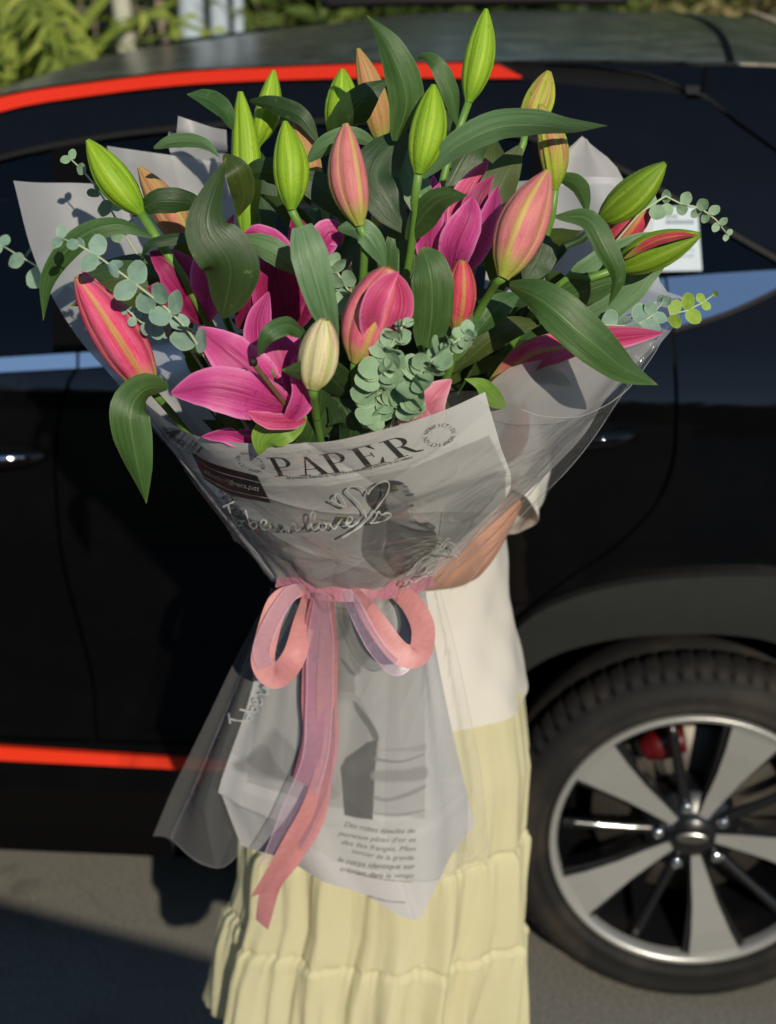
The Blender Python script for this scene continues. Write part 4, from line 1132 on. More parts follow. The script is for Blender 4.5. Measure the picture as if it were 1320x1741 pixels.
# ---- right side
l = lily('dull green bud pointing right, upper right edge')
b = (1019, 378, 1.32); bud(l, b, (1132, 277, 1.30), 64, MT_DEEP, 60, bend=.08); stem(l, [b, (985, 410, 1.33), (925, 462, 1.33)], mat=M_STEMD)
leaf(l, [(945, 368, 1.25), (1000, 372, 1.24), (1030, 420, 1.23), (1050, 470, 1.23), (1035, 520, 1.24)], 40, ML_MID, twist=-20, twist2=25, fold=.3); inner_leaves(l, b, 2)
l = lily('rose pink bud tucked behind the dull green bud at right')
b = (1030, 425, 1.39); bud(l, b, (1112, 318, 1.38), 62, MT_RED, 70, plump=.1); stem(l, [b, (980, 470, 1.38)]); inner_leaves(l, b, 2)
l = lily('green bud with dark pink back, the rightmost of all')
b = (1045, 458, 1.29); bud(l, b, (1191, 398, 1.27), 68, MT_DEEP, 10, bend=-.06); stem(l, [b, (1000, 475, 1.30), (930, 500, 1.31)])
strip('tepal_blush', [(1062, 440, 1.262), (1110, 412, 1.25), (1150, 402, 1.247), (1187, 400, 1.262)], 22, MT_RED, l, twist=40, fold=.1)
leaf(l, [(935, 545, 1.33), (1010, 500, 1.32), (1090, 440, 1.32), (1165, 396, 1.32)], 120, ML_GREY, twist=10, fold=.08); leaf(l, [(925, 520, 1.31), (980, 500, 1.30), (1040, 480, 1.30), (1075, 475, 1.31)], 62, ML_MID, twist=30); inner_leaves(l, b, 2)
l = lily('half open pink lily lying over the right rim of the wrap')
b = (828, 655, 1.30)
for pts, w, mt, kw in [([(835, 650, 1.30), (900, 600, 1.28), (1000, 580, 1.28), (1128, 566, 1.30)], 62, MP_ROSE, dict(twist=35, cup=.25)),
                       ([(835, 650, 1.29), (900, 605, 1.26), (960, 590, 1.25), (1010, 590, 1.26)], 56, MT_HOT, dict(twist=-10, fold=.2)),
                       ([(870, 640, 1.33), (950, 590, 1.32), (1040, 575, 1.32), (1105, 570, 1.33)], 50, MP_DARK, dict(twist=-30))]:
    strip('petal', pts, w, mt, l, wprof=PETW, **kw)
stem(l, [b, (800, 690, 1.34)])
leaf(l, [(866, 484, 1.20), (925, 512, 1.17), (1000, 575, 1.16), (1060, 625, 1.17), (1118, 654, 1.19)], 76, ML_MID, twist=25, twist2=-25, fold=.22); inner_leaves(l, b, 3)
leaf(l, [(860, 690, 1.27), (835, 670, 1.25), (815, 652, 1.24), (790, 644, 1.24)], 36, ML_LIGHT, twist=20)
l = lily('pink bud blurred behind the frosted sheet at lower right')
b = (855, 790, 1.38); bud(l, b, (893, 690, 1.34), 48, MT_RED, 50); stem(l, [b, (800, 860, 1.40)])
# ---- left side
l = lily('bright green bud leaning out to the upper left')
b = (241, 364, 1.30); bud(l, b, (149, 238, 1.31), 64, MT_GREEN, 100, bend=-.05); stem(l, [b, (270, 410, 1.29), (310, 470, 1.29), (350, 540, 1.30)], .0042, .0045)
leaf(l, [(350, 350, 1.31), (300, 342, 1.30), (262, 345, 1.30), (225, 368, 1.31)], 46, ML_DARK, twist=-40, twist2=20)
leaf(l, [(258, 402, 1.28), (200, 382, 1.27), (135, 405, 1.27), (85, 470, 1.28), (74, 545, 1.29)], 40, ML_MID, twist=40, twist2=-30, fold=.3)
leaf(l, [(345, 400, 1.27), (300, 405, 1.26), (255, 415, 1.26), (240, 440, 1.27)], 22, ML_DARK, twist=30); inner_leaves(l, b, 2)
l = lily('salmon bud with green base behind the leaning green bud')
b = (328, 432, 1.41); bud(l, b, (237, 284, 1.42), 60, MT_SALMON, 60); stem(l, [b, (360, 480, 1.40)]); inner_leaves(l, b, 2)
leaf(l, [(330, 510, 1.36), (270, 470, 1.35), (200, 460, 1.35), (140, 470, 1.36)], 70, ML_DARK, twist=20); leaf(l, [(330, 530, 1.35), (260, 500, 1.34), (190, 500, 1.34), (120, 520, 1.35)], 58, ML_OLIVE, twist=-15)
l = lily('hot pink half open bud with a yellow rib at the left rim')
b = (258, 664, 1.24); bud(l, b, (133, 470, 1.22), 90, MT_HOT, 92, bend=.02, opening=.06, plump=.1)
strip('petal', [(235, 600, 1.25), (190, 530, 1.24), (160, 490, 1.235), (138, 456, 1.235)], 40, MP_ROSE, l, wprof=PETW, twist=30, cup=.2)
stem(l, [b, (290, 700, 1.27), (340, 760, 1.32)])
leaf(l, [(286, 660, 1.22), (248, 662, 1.20), (222, 700, 1.18), (232, 780, 1.18), (249, 856, 1.19)], 70, ML_MID, twist=-35, twist2=40, fold=.28)
inner_leaves(l, b, 3)
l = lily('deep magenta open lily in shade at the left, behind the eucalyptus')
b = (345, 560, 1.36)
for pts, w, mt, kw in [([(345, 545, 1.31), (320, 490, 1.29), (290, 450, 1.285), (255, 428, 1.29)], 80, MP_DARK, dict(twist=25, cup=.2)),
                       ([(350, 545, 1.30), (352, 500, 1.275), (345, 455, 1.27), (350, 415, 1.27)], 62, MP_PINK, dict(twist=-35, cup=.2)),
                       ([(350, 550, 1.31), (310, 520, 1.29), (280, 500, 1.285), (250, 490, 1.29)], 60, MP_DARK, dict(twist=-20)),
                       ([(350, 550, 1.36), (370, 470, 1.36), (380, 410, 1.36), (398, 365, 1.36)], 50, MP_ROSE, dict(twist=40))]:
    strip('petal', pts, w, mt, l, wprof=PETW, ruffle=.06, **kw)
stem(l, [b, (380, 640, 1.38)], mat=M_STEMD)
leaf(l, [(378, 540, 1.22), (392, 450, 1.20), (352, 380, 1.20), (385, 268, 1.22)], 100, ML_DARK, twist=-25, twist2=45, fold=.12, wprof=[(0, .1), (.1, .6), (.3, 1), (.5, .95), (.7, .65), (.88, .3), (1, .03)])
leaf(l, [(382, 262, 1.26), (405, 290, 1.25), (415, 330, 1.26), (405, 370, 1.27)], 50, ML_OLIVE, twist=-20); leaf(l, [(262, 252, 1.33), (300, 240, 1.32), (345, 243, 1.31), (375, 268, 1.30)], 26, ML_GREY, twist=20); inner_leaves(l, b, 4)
# ---- centre
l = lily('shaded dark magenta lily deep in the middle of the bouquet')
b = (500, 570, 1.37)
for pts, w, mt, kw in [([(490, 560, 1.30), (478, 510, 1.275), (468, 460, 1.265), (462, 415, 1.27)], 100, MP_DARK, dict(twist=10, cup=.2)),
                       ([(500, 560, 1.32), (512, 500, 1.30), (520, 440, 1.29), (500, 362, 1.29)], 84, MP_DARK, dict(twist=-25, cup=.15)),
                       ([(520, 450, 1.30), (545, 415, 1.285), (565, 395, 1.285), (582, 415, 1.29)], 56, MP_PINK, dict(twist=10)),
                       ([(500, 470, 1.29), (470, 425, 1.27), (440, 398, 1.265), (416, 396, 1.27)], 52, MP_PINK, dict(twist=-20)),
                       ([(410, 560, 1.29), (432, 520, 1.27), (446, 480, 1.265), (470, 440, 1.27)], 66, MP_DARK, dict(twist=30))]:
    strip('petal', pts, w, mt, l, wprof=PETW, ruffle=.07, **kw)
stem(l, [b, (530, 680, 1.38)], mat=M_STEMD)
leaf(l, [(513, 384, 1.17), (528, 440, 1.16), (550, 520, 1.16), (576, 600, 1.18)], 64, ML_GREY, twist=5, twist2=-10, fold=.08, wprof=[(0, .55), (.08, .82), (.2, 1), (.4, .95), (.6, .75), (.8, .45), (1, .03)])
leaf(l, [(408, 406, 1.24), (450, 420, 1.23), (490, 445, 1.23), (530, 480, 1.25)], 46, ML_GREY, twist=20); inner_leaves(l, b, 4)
l = lily('green and orange bud low behind the pink and green bud')
b = (662, 440, 1.33); bud(l, b, (648, 330, 1.35), 56, MT_GPINK, 40, plump=.15); stem(l, [b, (650, 520, 1.33)])
leaf(l, [(575, 390, 1.26), (615, 392, 1.25), (640, 420, 1.25), (657, 458, 1.26)], 42, ML_GREY, twist=25, twist2=-20); inner_leaves(l, b, 2)
l = lily('half open magenta lily with upright petals, right of centre')
b = (775, 470, 1.34)
for pts, w, mt, kw in [([(740, 470, 1.30), (728, 410, 1.28), (735, 355, 1.27), (748, 311, 1.28)], 52, MP_PINK, dict(twist=20, cup=.25)),
                       ([(765, 470, 1.28), (775, 420, 1.26), (795, 372, 1.26), (804, 334, 1.27)], 66, MP_PINK, dict(twist=-15, cup=.2)),
                       ([(785, 470, 1.30), (815, 420, 1.29), (835, 370, 1.29), (846, 316, 1.30)], 56, MP_PINK, dict(twist=-40, cup=.3)),
                       ([(780, 460, 1.36), (785, 380, 1.35), (795, 330, 1.35), (830, 272, 1.36)], 56, MP_ROSE, dict(twist=20, cup=.15)),
                       ([(760, 460, 1.36), (745, 390, 1.35), (735, 340, 1.35), (737, 298, 1.36)], 52, MP_PINK, dict(twist=-20)),
                       ([(780, 460, 1.33), (800, 390, 1.32), (812, 340, 1.32), (838, 300, 1.33)], 50, MP_DARK, dict(twist=10))]:
    strip('petal', pts, w, mt, l, wprof=PETW, **kw)
stem(l, [b, (740, 560, 1.36)], mat=M_STEMD)
leaf(l, [(725, 600, 1.20), (735, 530, 1.19), (733, 465, 1.19), (718, 421, 1.20)], 74, ML_MID, twist=5, twist2=-20, fold=.1, wprof=[(0, .35), (.15, .7), (.4, .95), (.7, 1), (.88, .75), (.96, .4), (1, .08)]); inner_leaves(l, b, 4)
l = lily('plump pink bud with open tip in the centre, above the eucalyptus')
b = (604, 615, 1.17); bud(l, b, (662, 455, 1.17), 86, MT_PINK, 70, bend=-.06, opening=.16, plump=.12)
strip('petal', [(630, 590, 1.165), (632, 530, 1.145), (650, 490, 1.145), (678, 462, 1.155)], 46, MP_ROSE, l, wprof=PETW, twist=20, cup=.3, ruffle=.08)
strip('petal', [(650, 590, 1.17), (680, 540, 1.16), (684, 500, 1.165), (668, 458, 1.17)], 44, MP_ROSE, l, wprof=PETW, twist=-25, cup=.2)
stem(l, [b, (600, 690, 1.22)]); inner_leaves(l, b, 4)
l = lily('small rose red bud right of the broad upright leaf')
b = (776, 560, 1.22); bud(l, b, (786, 442, 1.22), 56, MT_RED, 80, opening=.06, plump=.2); stem(l, [b, (760, 640, 1.26)]); inner_leaves(l, b, 3)
l = lily('short cream green bud beside the open pink lily')
b = (532, 660, 1.15); bud(l, b, (552, 543, 1.15), 72, MT_CREAM, 60, bend=.05, plump=.3); stem(l, [b, (540, 720, 1.2)])
leaf(l, [(524, 572, 1.18), (490, 553, 1.16), (455, 570, 1.15), (440, 608, 1.16)], 36, ML_MID, twist=50, twist2=-10)
leaf(l, [(560, 665, 1.21), (590, 700, 1.20), (600, 730, 1.20), (580, 770, 1.21)], 90, ML_DARK, twist=20); leaf(l, [(520, 660, 1.22), (540, 700, 1.21), (530, 740, 1.21), (520, 770, 1.22)], 80, ML_DARK, twist=-30); inner_leaves(l, b, 4)
l = lily('wide open pink lily at the lower left of the bouquet')
b = (505, 712, 1.23)
for pts, w, mt, kw in [([(508, 705, 1.20), (440, 678, 1.17), (360, 660, 1.16), (291, 668, 1.17)], 84, MP_PINK, dict(twist=-25, twist2=10, cup=.22)),
                       ([(490, 690, 1.21), (440, 640, 1.20), (390, 600, 1.20), (338, 556, 1.21)], 84, MP_PINK, dict(twist=20, cup=.15)),
                       ([(490, 690, 1.23), (450, 610, 1.24), (440, 550, 1.25), (457, 496, 1.26)], 66, MP_PINK, dict(twist=-30, cup=.2)),
                       ([(500, 710, 1.22), (500, 650, 1.22), (480, 600, 1.22), (462, 545, 1.23)], 108, MP_PINK, dict(twist=5, cup=.18)),
                       ([(485, 722, 1.18), (510, 690, 1.17), (516, 650, 1.175), (500, 605, 1.19)], 50, MP_PINK, dict(twist=30, cup=.2)),
                       ([(520, 712, 1.19), (485, 716, 1.17), (450, 712, 1.165), (420, 700, 1.165)], 40, MP_ROSE, dict(twist=40, cup=.1))]:
    strip('petal', pts, w, mt, l, wprof=PETW, ruffle=.09, **kw)
tube('pistil', [P(488, 692, 1.19), P(460, 655, 1.165), P(430, 616, 1.15)], [.0022, .0018, .002], M_PISTIL, l, 6, 10)
tube('stigma', [P(434, 620, 1.150), P(429, 614, 1.148), P(424, 613, 1.147)], [.002, .0042, .002], M_STIGMA, l, 8, 6)
for a, bb in (((470, 672, 1.18), (445, 640, 1.165)), ((478, 670, 1.19), (462, 628, 1.175))):
    tube('filament', [P(490, 692, 1.19), P(*a), P(*bb)], [.0014, .0011, .001], M_STEM, l, 5, 8)
stem(l, [b, (530, 790, 1.30)]); inner_leaves(l, b, 3)
leaf(l, [(520, 705, 1.20), (480, 722, 1.185), (450, 745, 1.185), (440, 775, 1.19)], 66, ML_LIGHT, twist=25, twist2=-10)
l = lily('curled pink petal tip peeping over the lower left paper edge')
b = (470, 790, 1.27)
for pts, w, kw in [([(470, 785, 1.26), (430, 755, 1.235), (390, 738, 1.23), (343, 742, 1.235)], 46, dict(twist=50, ruffle=.2)), ([(470, 790, 1.27), (440, 765, 1.25), (420, 745, 1.25), (400, 735, 1.26)], 44, dict(twist=-10))]:
    strip('petal', pts, w, MP_PINK if kw['twist'] > 0 else MP_DARK, l, wprof=PETW, **kw)
stem(l, [b, (500, 850, 1.33)]); inner_leaves(l, b, 2)
l = lily('soft pink petals peeping over the paper below the eucalyptus')
b = (720, 770, 1.24)
for pts, w, mt, kw in [([(725, 765, 1.23), (715, 720, 1.20), (735, 680, 1.19), (768, 645, 1.20)], 74, MP_SOFT, dict(twist=20, cup=.1)), ([(715, 765, 1.22), (705, 720, 1.195), (700, 690, 1.19), (712, 655, 1.20)], 60, MP_SOFT, dict(twist=-20, ruffle=.1))]:
    strip('petal', pts, w, mt, l, wprof=PETW, **kw)
stem(l, [b, (690, 850, 1.32)]); inner_leaves(l, b, 3)

# dark greenery low in the bouquet: ruscus-like filler twigs
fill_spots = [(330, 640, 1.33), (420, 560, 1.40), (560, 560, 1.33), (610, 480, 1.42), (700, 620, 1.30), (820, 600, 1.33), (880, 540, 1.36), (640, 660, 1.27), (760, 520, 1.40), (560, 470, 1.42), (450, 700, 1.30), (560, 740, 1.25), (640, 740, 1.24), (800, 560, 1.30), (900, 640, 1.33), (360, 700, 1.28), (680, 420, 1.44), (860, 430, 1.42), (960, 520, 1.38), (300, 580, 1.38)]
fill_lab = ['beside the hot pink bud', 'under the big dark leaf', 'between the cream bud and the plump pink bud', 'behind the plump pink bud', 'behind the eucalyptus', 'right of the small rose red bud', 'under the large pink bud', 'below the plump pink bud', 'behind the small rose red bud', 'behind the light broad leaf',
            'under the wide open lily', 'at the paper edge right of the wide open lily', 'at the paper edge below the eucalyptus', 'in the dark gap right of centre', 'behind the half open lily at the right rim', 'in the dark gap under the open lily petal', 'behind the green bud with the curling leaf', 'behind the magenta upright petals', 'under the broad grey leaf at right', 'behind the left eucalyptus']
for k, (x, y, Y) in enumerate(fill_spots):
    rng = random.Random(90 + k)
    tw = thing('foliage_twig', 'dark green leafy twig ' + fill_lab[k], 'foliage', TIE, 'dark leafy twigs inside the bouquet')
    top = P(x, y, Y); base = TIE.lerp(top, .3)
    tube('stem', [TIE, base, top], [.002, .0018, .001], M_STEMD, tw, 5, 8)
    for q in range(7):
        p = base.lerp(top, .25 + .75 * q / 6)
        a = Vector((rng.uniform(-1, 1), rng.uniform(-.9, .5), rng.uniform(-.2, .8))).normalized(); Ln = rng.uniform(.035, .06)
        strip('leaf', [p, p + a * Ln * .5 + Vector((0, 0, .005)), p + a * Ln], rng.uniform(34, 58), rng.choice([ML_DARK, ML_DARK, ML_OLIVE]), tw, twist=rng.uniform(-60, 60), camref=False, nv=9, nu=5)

# ================================================================== EUCALYPTUS
def m_euc(name, c1, c2):
    t = NT(name); n = t.noise(t.obj(), 90, 4); uvv, u, v = t.uv()
    c = t.mix(n, lin(c1), lin(c2)); rr = t.rnd()
    c = t.mix(t.math('MULTIPLY', rr, 0.35), c, lin('#4f7a5e'))
    edge = t.sm(v, 0.86, 1.0); c = t.mix(t.math('MULTIPLY', edge, 0.4), c, lin('#b9cfae'))
    vn = t.math('SUBTRACT', 1.0, t.sm(t.math('ABSOLUTE', t.math('SINE', t.math('MULTIPLY', u, 18.85))), 0.0, 0.16)); c = t.mix(t.math('MULTIPLY', vn, 0.25), c, lin('#c2d4b8'))
    b = t.bsdf(c, 0.6, 0.35, normal=t.bump(n, 0.15, 0.002)); tl = t.n('ShaderNodeBsdfTranslucent'); t.l(c, tl.inputs[0])
    return t.done(t.mixs(0.2, b, tl.outputs[0]))
ME_BLUE = m_euc('eucalyptus_blue', '#7f9f90', '#98b4a4'); ME_GREEN = m_euc('eucalyptus_green', '#86a884', '#a4bf9c'); ME_YEL = m_euc('eucalyptus_yellow', '#8fb02c', '#a5c240')
M_ESTEM = simple('eucalyptus_stem', '#a9b896', 0.6, 0.3, var=0.15, nscale=80)
def euc_mesh(mat, seed):
    rng = random.Random(seed); V = [(0, 0, 0)]; UV = [(0, 0)]; fs = []; n = 16; rg = [.3, .62, .86, 1.0]
    for j, r in enumerate(rg):
        for i in range(n):
            a = 2 * math.pi * i / n
            rr = r * (1 + .05 * math.sin(2 * a + seed) + .03 * math.sin(5 * a)) * (1 + .10 * max(0, math.cos(a)) ** 6)
            V.append((rr * math.cos(a) + 1.0, rr * .94 * math.sin(a), .14 * r * r + .05 * r * math.cos(3 * a + seed) - .10 * abs(math.sin(a)) * r)); UV.append((i / n, r))
    for i in range(n): fs.append((0, 1 + i, 1 + (i + 1) % n))
    V[0] = (1.0, 0, 0)
    for j in range(3):
        for i in range(n): a = 1 + j * n + i; b = 1 + j * n + (i + 1) % n; fs.append((a, a + n, b + n, b))
    # short stalk
    m = len(V); V += [(0, -.03, 0), (0, .03, 0), (.15, .03, -.01), (.15, -.03, -.01)]; UV += [(0, 0)] * 4; fs.append((m, m + 1, m + 2, m + 3))
    me = bpy.data.meshes.new('eucalyptus_leaf'); me.from_pydata(V, [], fs)
    ul = me.uv_layers.new(name='UVMap'); idx = np.empty(len(me.loops), dtype=np.int32); me.loops.foreach_get('vertex_index', idx)
    ul.data.foreach_set('uv', np.asarray(UV, dtype=np.float32)[idx].ravel()); me.polygons.foreach_set('use_smooth', [True] * len(me.polygons)); me.materials.append(mat); return me
EM = {m.name: [euc_mesh(m, s) for s in range(3)] for m in (ME_BLUE, ME_GREEN, ME_YEL)}
def sprig(label, pts, npairs, size_px, mat, seed, r=.0012, spread=1.0, jitter=0.6, start=0.12, tip=True, to_tie=True, extra=0):
    rng = random.Random(seed); W3 = [P(*p) for p in pts]; base = W3[0]
    s = thing('eucalyptus_sprig', label, 'eucalyptus', TIE if to_tie else base, 'eucalyptus sprigs')
    full = ([TIE, TIE.lerp(base, .5)] if to_tie else []) + W3
    tube('stem', full, [r * 1.4, r * 1.2, r * .6], M_ESTEM, s, 6, 30)
    C = cr(W3, 60)
    for k in range(npairs):
        v = start + (1 - start) * k / max(1, npairs - 1) ; i = min(int(v * 59), 58); c = Vector(C[i]); T = Vector(C[i + 1] - C[i]).normalized()
        ref = (CAM - c).normalized(); S = T.cross(ref).normalized()
        S = Matrix.Rotation(R(rng.uniform(-60, 60)) + (R(90) if k % 2 else 0) * jitter, 3, T) @ S
        sz = size_px / 2 / ppm(c) * (1 - .45 * v ** 3) * rng.uniform(.75, 1.15)
        for sg in (-1, 1) if not extra else (-1, 1, 1):
            X = (S * sg * spread + T * rng.uniform(.1, .7) + ref * rng.uniform(-.2, .5)).normalized()
            Z = (ref + Vector((rng.gauss(0, 1), rng.gauss(0, 1), rng.gauss(0, 1))) * .45 * jitter); Z = (Z - X * Z.dot(X)).normalized(); Y_ = Z.cross(X)
            o = bpy.data.objects.new('leaf', rng.choice(EM[mat.name])); COL.objects.link(o); o.parent = s
            M = Matrix((X * sz, Y_ * sz, Z * sz)).transposed().to_4x4(); M.translation = c - wloc(s); o.matrix_local = M
    return s
sprig('long bare eucalyptus sprig with paired round leaves across the left side', [(352, 612, 1.21), (300, 540, 1.19), (220, 475, 1.18), (150, 425, 1.18), (100, 403, 1.19)], 9, 40, ME_BLUE, 1, jitter=.8)
sprig('thin eucalyptus sprig rising behind the leaning green bud', [(220, 410, 1.37), (185, 350, 1.37), (150, 300, 1.38), (118, 268, 1.39)], 5, 32, ME_GREEN, 2)
sprig('blurred eucalyptus tip at the far left edge', [(150, 500, 1.50), (100, 475, 1.55), (50, 445, 1.58), (0, 415, 1.60)], 5, 38, ME_BLUE, 3)
sprig('short eucalyptus twig hanging below the left sprig', [(300, 560, 1.24), (265, 555, 1.23), (235, 545, 1.22), (215, 525, 1.22)], 5, 24, ME_BLUE, 4)
sprig('dense eucalyptus tip in the centre front, left of the pair', [(640, 730, 1.21), (640, 680, 1.175), (655, 610, 1.155), (688, 548, 1.15)], 15, 44, ME_GREEN, 5, spread=1.0, extra=1, jitter=1.3, start=.2)
sprig('dense eucalyptus tip in the centre front, right of the pair', [(665, 725, 1.20), (690, 670, 1.165), (735, 612, 1.15), (797, 565, 1.15)], 15, 42, ME_GREEN, 6, spread=1.0, extra=1, jitter=1.3, start=.2)
sprig('small eucalyptus tip behind the broad light leaf', [(615, 560, 1.25), (605, 520, 1.24), (585, 480, 1.235), (560, 445, 1.24)], 7, 42, ME_GREEN, 7, jitter=1.0)
sprig('eucalyptus tip arching out beyond the rightmost bud', [(1090, 360, 1.36), (1140, 345, 1.37), (1200, 358, 1.38), (1238, 400, 1.39)], 7, 26, ME_GREEN, 8)
sprig('eucalyptus tip above the right rim of the wrap', [(1020, 560, 1.31), (1060, 555, 1.31), (1100, 545, 1.32), (1128, 512, 1.33)], 5, 36, ME_BLUE, 9)
sprig('yellow green eucalyptus tip hanging at the right edge', [(1100, 520, 1.40), (1140, 535, 1.41), (1185, 520, 1.42), (1215, 500, 1.43)], 4, 28, ME_YEL, 10, start=.4)
# ================================================================== WRAPPING
def m_print(name):
    t = NT(name); a = t.n('ShaderNodeVertexColor'); a.layer_name = 'print'
    o = t.obj(); n = t.noise(o, 500, 3); n2 = t.noise(o, 22, 4)
    c = t.mix(t.math('MULTIPLY', n, 0.10), a.outputs[0], (0.25, 0.25, 0.25, 1))
    b = t.bsdf(c, 0.55, 0.35, normal=t.bump(n2, 0.25, 0.004))
    tl = t.n('ShaderNodeBsdfTranslucent'); t.l(c, tl.inputs[0])
    return t.done(t.mixs(0.12, b, tl.outputs[0]))
M_PRINT = m_print('printed_paper')
M_INK = simple('black_ink', '#2a2626', 0.6, 0.3)
M_INKL = simple('grey_ink', '#57524f', 0.6, 0.3)
M_LABEL = simple('black_label', '#141412', 0.35, 0.45)
M_LABT = simple('label_print', '#c8c6be', 0.5, 0.4)
M_WINK = simple('white_ink', '#c6c8c4', 0.6, 0.3)
t = NT('cellophane'); o = t.obj(); n = t.math('ABSOLUTE', t.math('SUBTRACT', t.noise(o, 17, 3, 0.5, 1.5), 0.5)); n3 = t.math('ABSOLUTE', t.math('SUBTRACT', t.noise(o, 6, 2, 0.5, 2.0), 0.5))
nb = t.bump(t.math('ADD', t.math('MULTIPLY', n, 0.7), n3), 0.8, 0.012)
lw = t.n('ShaderNodeLayerWeight'); lw.inputs[0].default_value = 0.5; t.l(nb, lw.inputs['Normal']); fz = t.math('POWER', lw.outputs['Facing'], 4.0)
gl = t.n('ShaderNodeBsdfGlossy'); gl.inputs['Roughness'].default_value = 0.11; t.l(nb, gl.inputs['Normal'])
tr = t.n('ShaderNodeBsdfTransparent'); tr.inputs[0].default_value = (0.98, 0.985, 0.985, 1)
df = t.n('ShaderNodeBsdfDiffuse'); df.inputs[0].default_value = (0.75, 0.76, 0.76, 1)
M_CELLO = t.done(t.mixs(t.math('MULTIPLY_ADD', fz, 0.4, 0.03, clamp=True), t.mixs(0.03, tr.outputs[0], df.outputs[0]), gl.outputs[0]))
def hazy_film(k):  # grey haze and highlights put into the film as extra diffuse
    m = M_CELLO.copy(); m.name = 'cellophane_hazy'
    for nd in m.node_tree.nodes:
        if nd.type == 'MIX_SHADER' and not nd.inputs[0].is_linked: nd.inputs[0].default_value = k
    return m
M_CELLO2 = hazy_film(0.10)
def m_frost(name, tint, clear):
    t = NT(name); o = t.obj(); nb = t.bump(t.noise(o, 12, 4), 0.3, 0.006)
    df = t.n('ShaderNodeBsdfDiffuse'); df.inputs[0].default_value = tint; t.l(nb, df.inputs['Normal'])
    tl = t.n('ShaderNodeBsdfTranslucent'); tl.inputs[0].default_value = tint
    gl = t.n('ShaderNodeBsdfGlossy'); gl.inputs['Roughness'].default_value = 0.45; gl.inputs[0].default_value = (.8, .8, .8, 1); t.l(nb, gl.inputs['Normal'])
    tr = t.n('ShaderNodeBsdfTransparent'); tr.inputs[0].default_value = (.95, .95, .96, 1)
    rf = t.n('ShaderNodeBsdfRefraction'); rf.inputs['IOR'].default_value = 1.03; rf.inputs['Roughness'].default_value = 0.45
    body = t.mixs(0.4, df.outputs[0], tl.outputs[0]); body = t.mixs(0.06, body, gl.outputs[0])
    cl = t.mixs(0.6, tr.outputs[0], rf.outputs[0])
    return t.done(t.mixs(clear, body, cl))
M_FROST = m_frost('frosted_film', (.58, .59, .61, 1), 0.36)
M_FROSTC = m_frost('frosted_film_clear', (.84, .82, .82, 1), 0.42)

# ---------------------------------------------------------------- print painter (greys of the printed pictures; the tail's greys also carry shade)
def sdf(poly, X, Y):
    poly = np.asarray(poly, float); d = np.full(X.shape, 1e9); ins = np.zeros(X.shape, bool)
    n = len(poly)
    for i in range(n):
        a = poly[i]; b = poly[(i + 1) % n]; e = b - a
        wx = X - a[0]; wy = Y - a[1]; tt = np.clip((wx * e[0] + wy * e[1]) / (e.dot(e) + 1e-9), 0, 1)
        d = np.minimum(d, (wx - tt * e[0]) ** 2 + (wy - tt * e[1]) ** 2)
        c = ((a[1] <= Y) & (b[1] > Y)) | ((b[1] <= Y) & (a[1] > Y))
        xi = a[0] + (Y - a[1]) / (e[1] if abs(e[1]) > 1e-9 else 1e-9) * e[0]
        ins ^= c & (X < xi)
    d = np.sqrt(d); return np.where(ins, -d, d)
def paint(layers, X, Y, base):
    C = np.full(X.shape, base, float)
    for (poly, g_, soft, al, smooth) in layers:
        p = closed_cr(poly, max(24, len(poly) * 5)) if smooth else np.asarray(poly, float)
        x0, y0 = p.min(0) - soft - 1; x1, y1 = p.max(0) + soft + 1
        m = (X > x0) & (X < x1) & (Y > y0) & (Y < y1)
        if not m.any(): continue
        s = np.clip(.5 - sdf(p, X[m], Y[m]) / (2 * max(soft, .3)), 0, 1); s = s * s * (3 - 2 * s) * al
        C[m] = C[m] * (1 - s) + g_ * s
    return C
def set_print(o, G, grey, tintfun):
    nv, nu, _ = G.shape
    at = o.data.color_attributes.new('print', 'FLOAT_COLOR', 'POINT')
    c = np.ones((nv * nu, 4), np.float32); g_ = grey.reshape(-1)
    c[:, 0] = g_ * tintfun[0]; c[:, 1] = g_ * tintfun[1]; c[:, 2] = g_ * tintfun[2]
    at.data.foreach_set('color', c.ravel())
def px_of(G):
    v = G - np.array(CAM); d = v @ np.array(FWD); return PW / 2 + F * v[..., 0] / d, PH / 2 - F * (v @ np.array(UPV)) / d
def k3(pts): return [(560 + x / 4.4, 780 + y / 4.4) for x, y in pts]
def k4(pts): return [(480 + x / 3.882, 1020 + y / 3.882) for x, y in pts]

wrap = thing('printed_paper_wrap', 'pale printed newspaper style sheet wrapped round the bouquet front', 'wrapping paper', TIE)
cone, GC = patch('paper_front', cone_ctrl, 420, 260, M_PRINT, wrap, crease)
BC = bvh_of(GC)
XX, YY = px_of(GC)
Lr = []
pic = [(352, 850), (440, 826), (560, 826), (700, 795), (832, 740), (862, 805), (800, 880), (720, 990), (560, 1010), (470, 985), (400, 900)]
Lr.append((pic, .58, 2, 1, False))
# sky and sea tones of the printed photograph
Lr.append(([(430, 840), (600, 838), (830, 760), (840, 790), (620, 880), (430, 880)], .60, 14, .7, True))
Lr.append(([(640, 870), (780, 820), (850, 800), (850, 812), (780, 838), (650, 882)], .27, 5, .7, True))
Lr.append(([(420, 900), (600, 890), (600, 930), (440, 935)], .30, 14, .6, True))
Lr.append(([(450, 950), (620, 940), (640, 1000), (500, 1005)], .42, 12, .6, True))
Lr.append(([(757, 860), (790, 835), (860, 800), (860, 850), (760, 940), (745, 925)], .45, 2, .9, False))
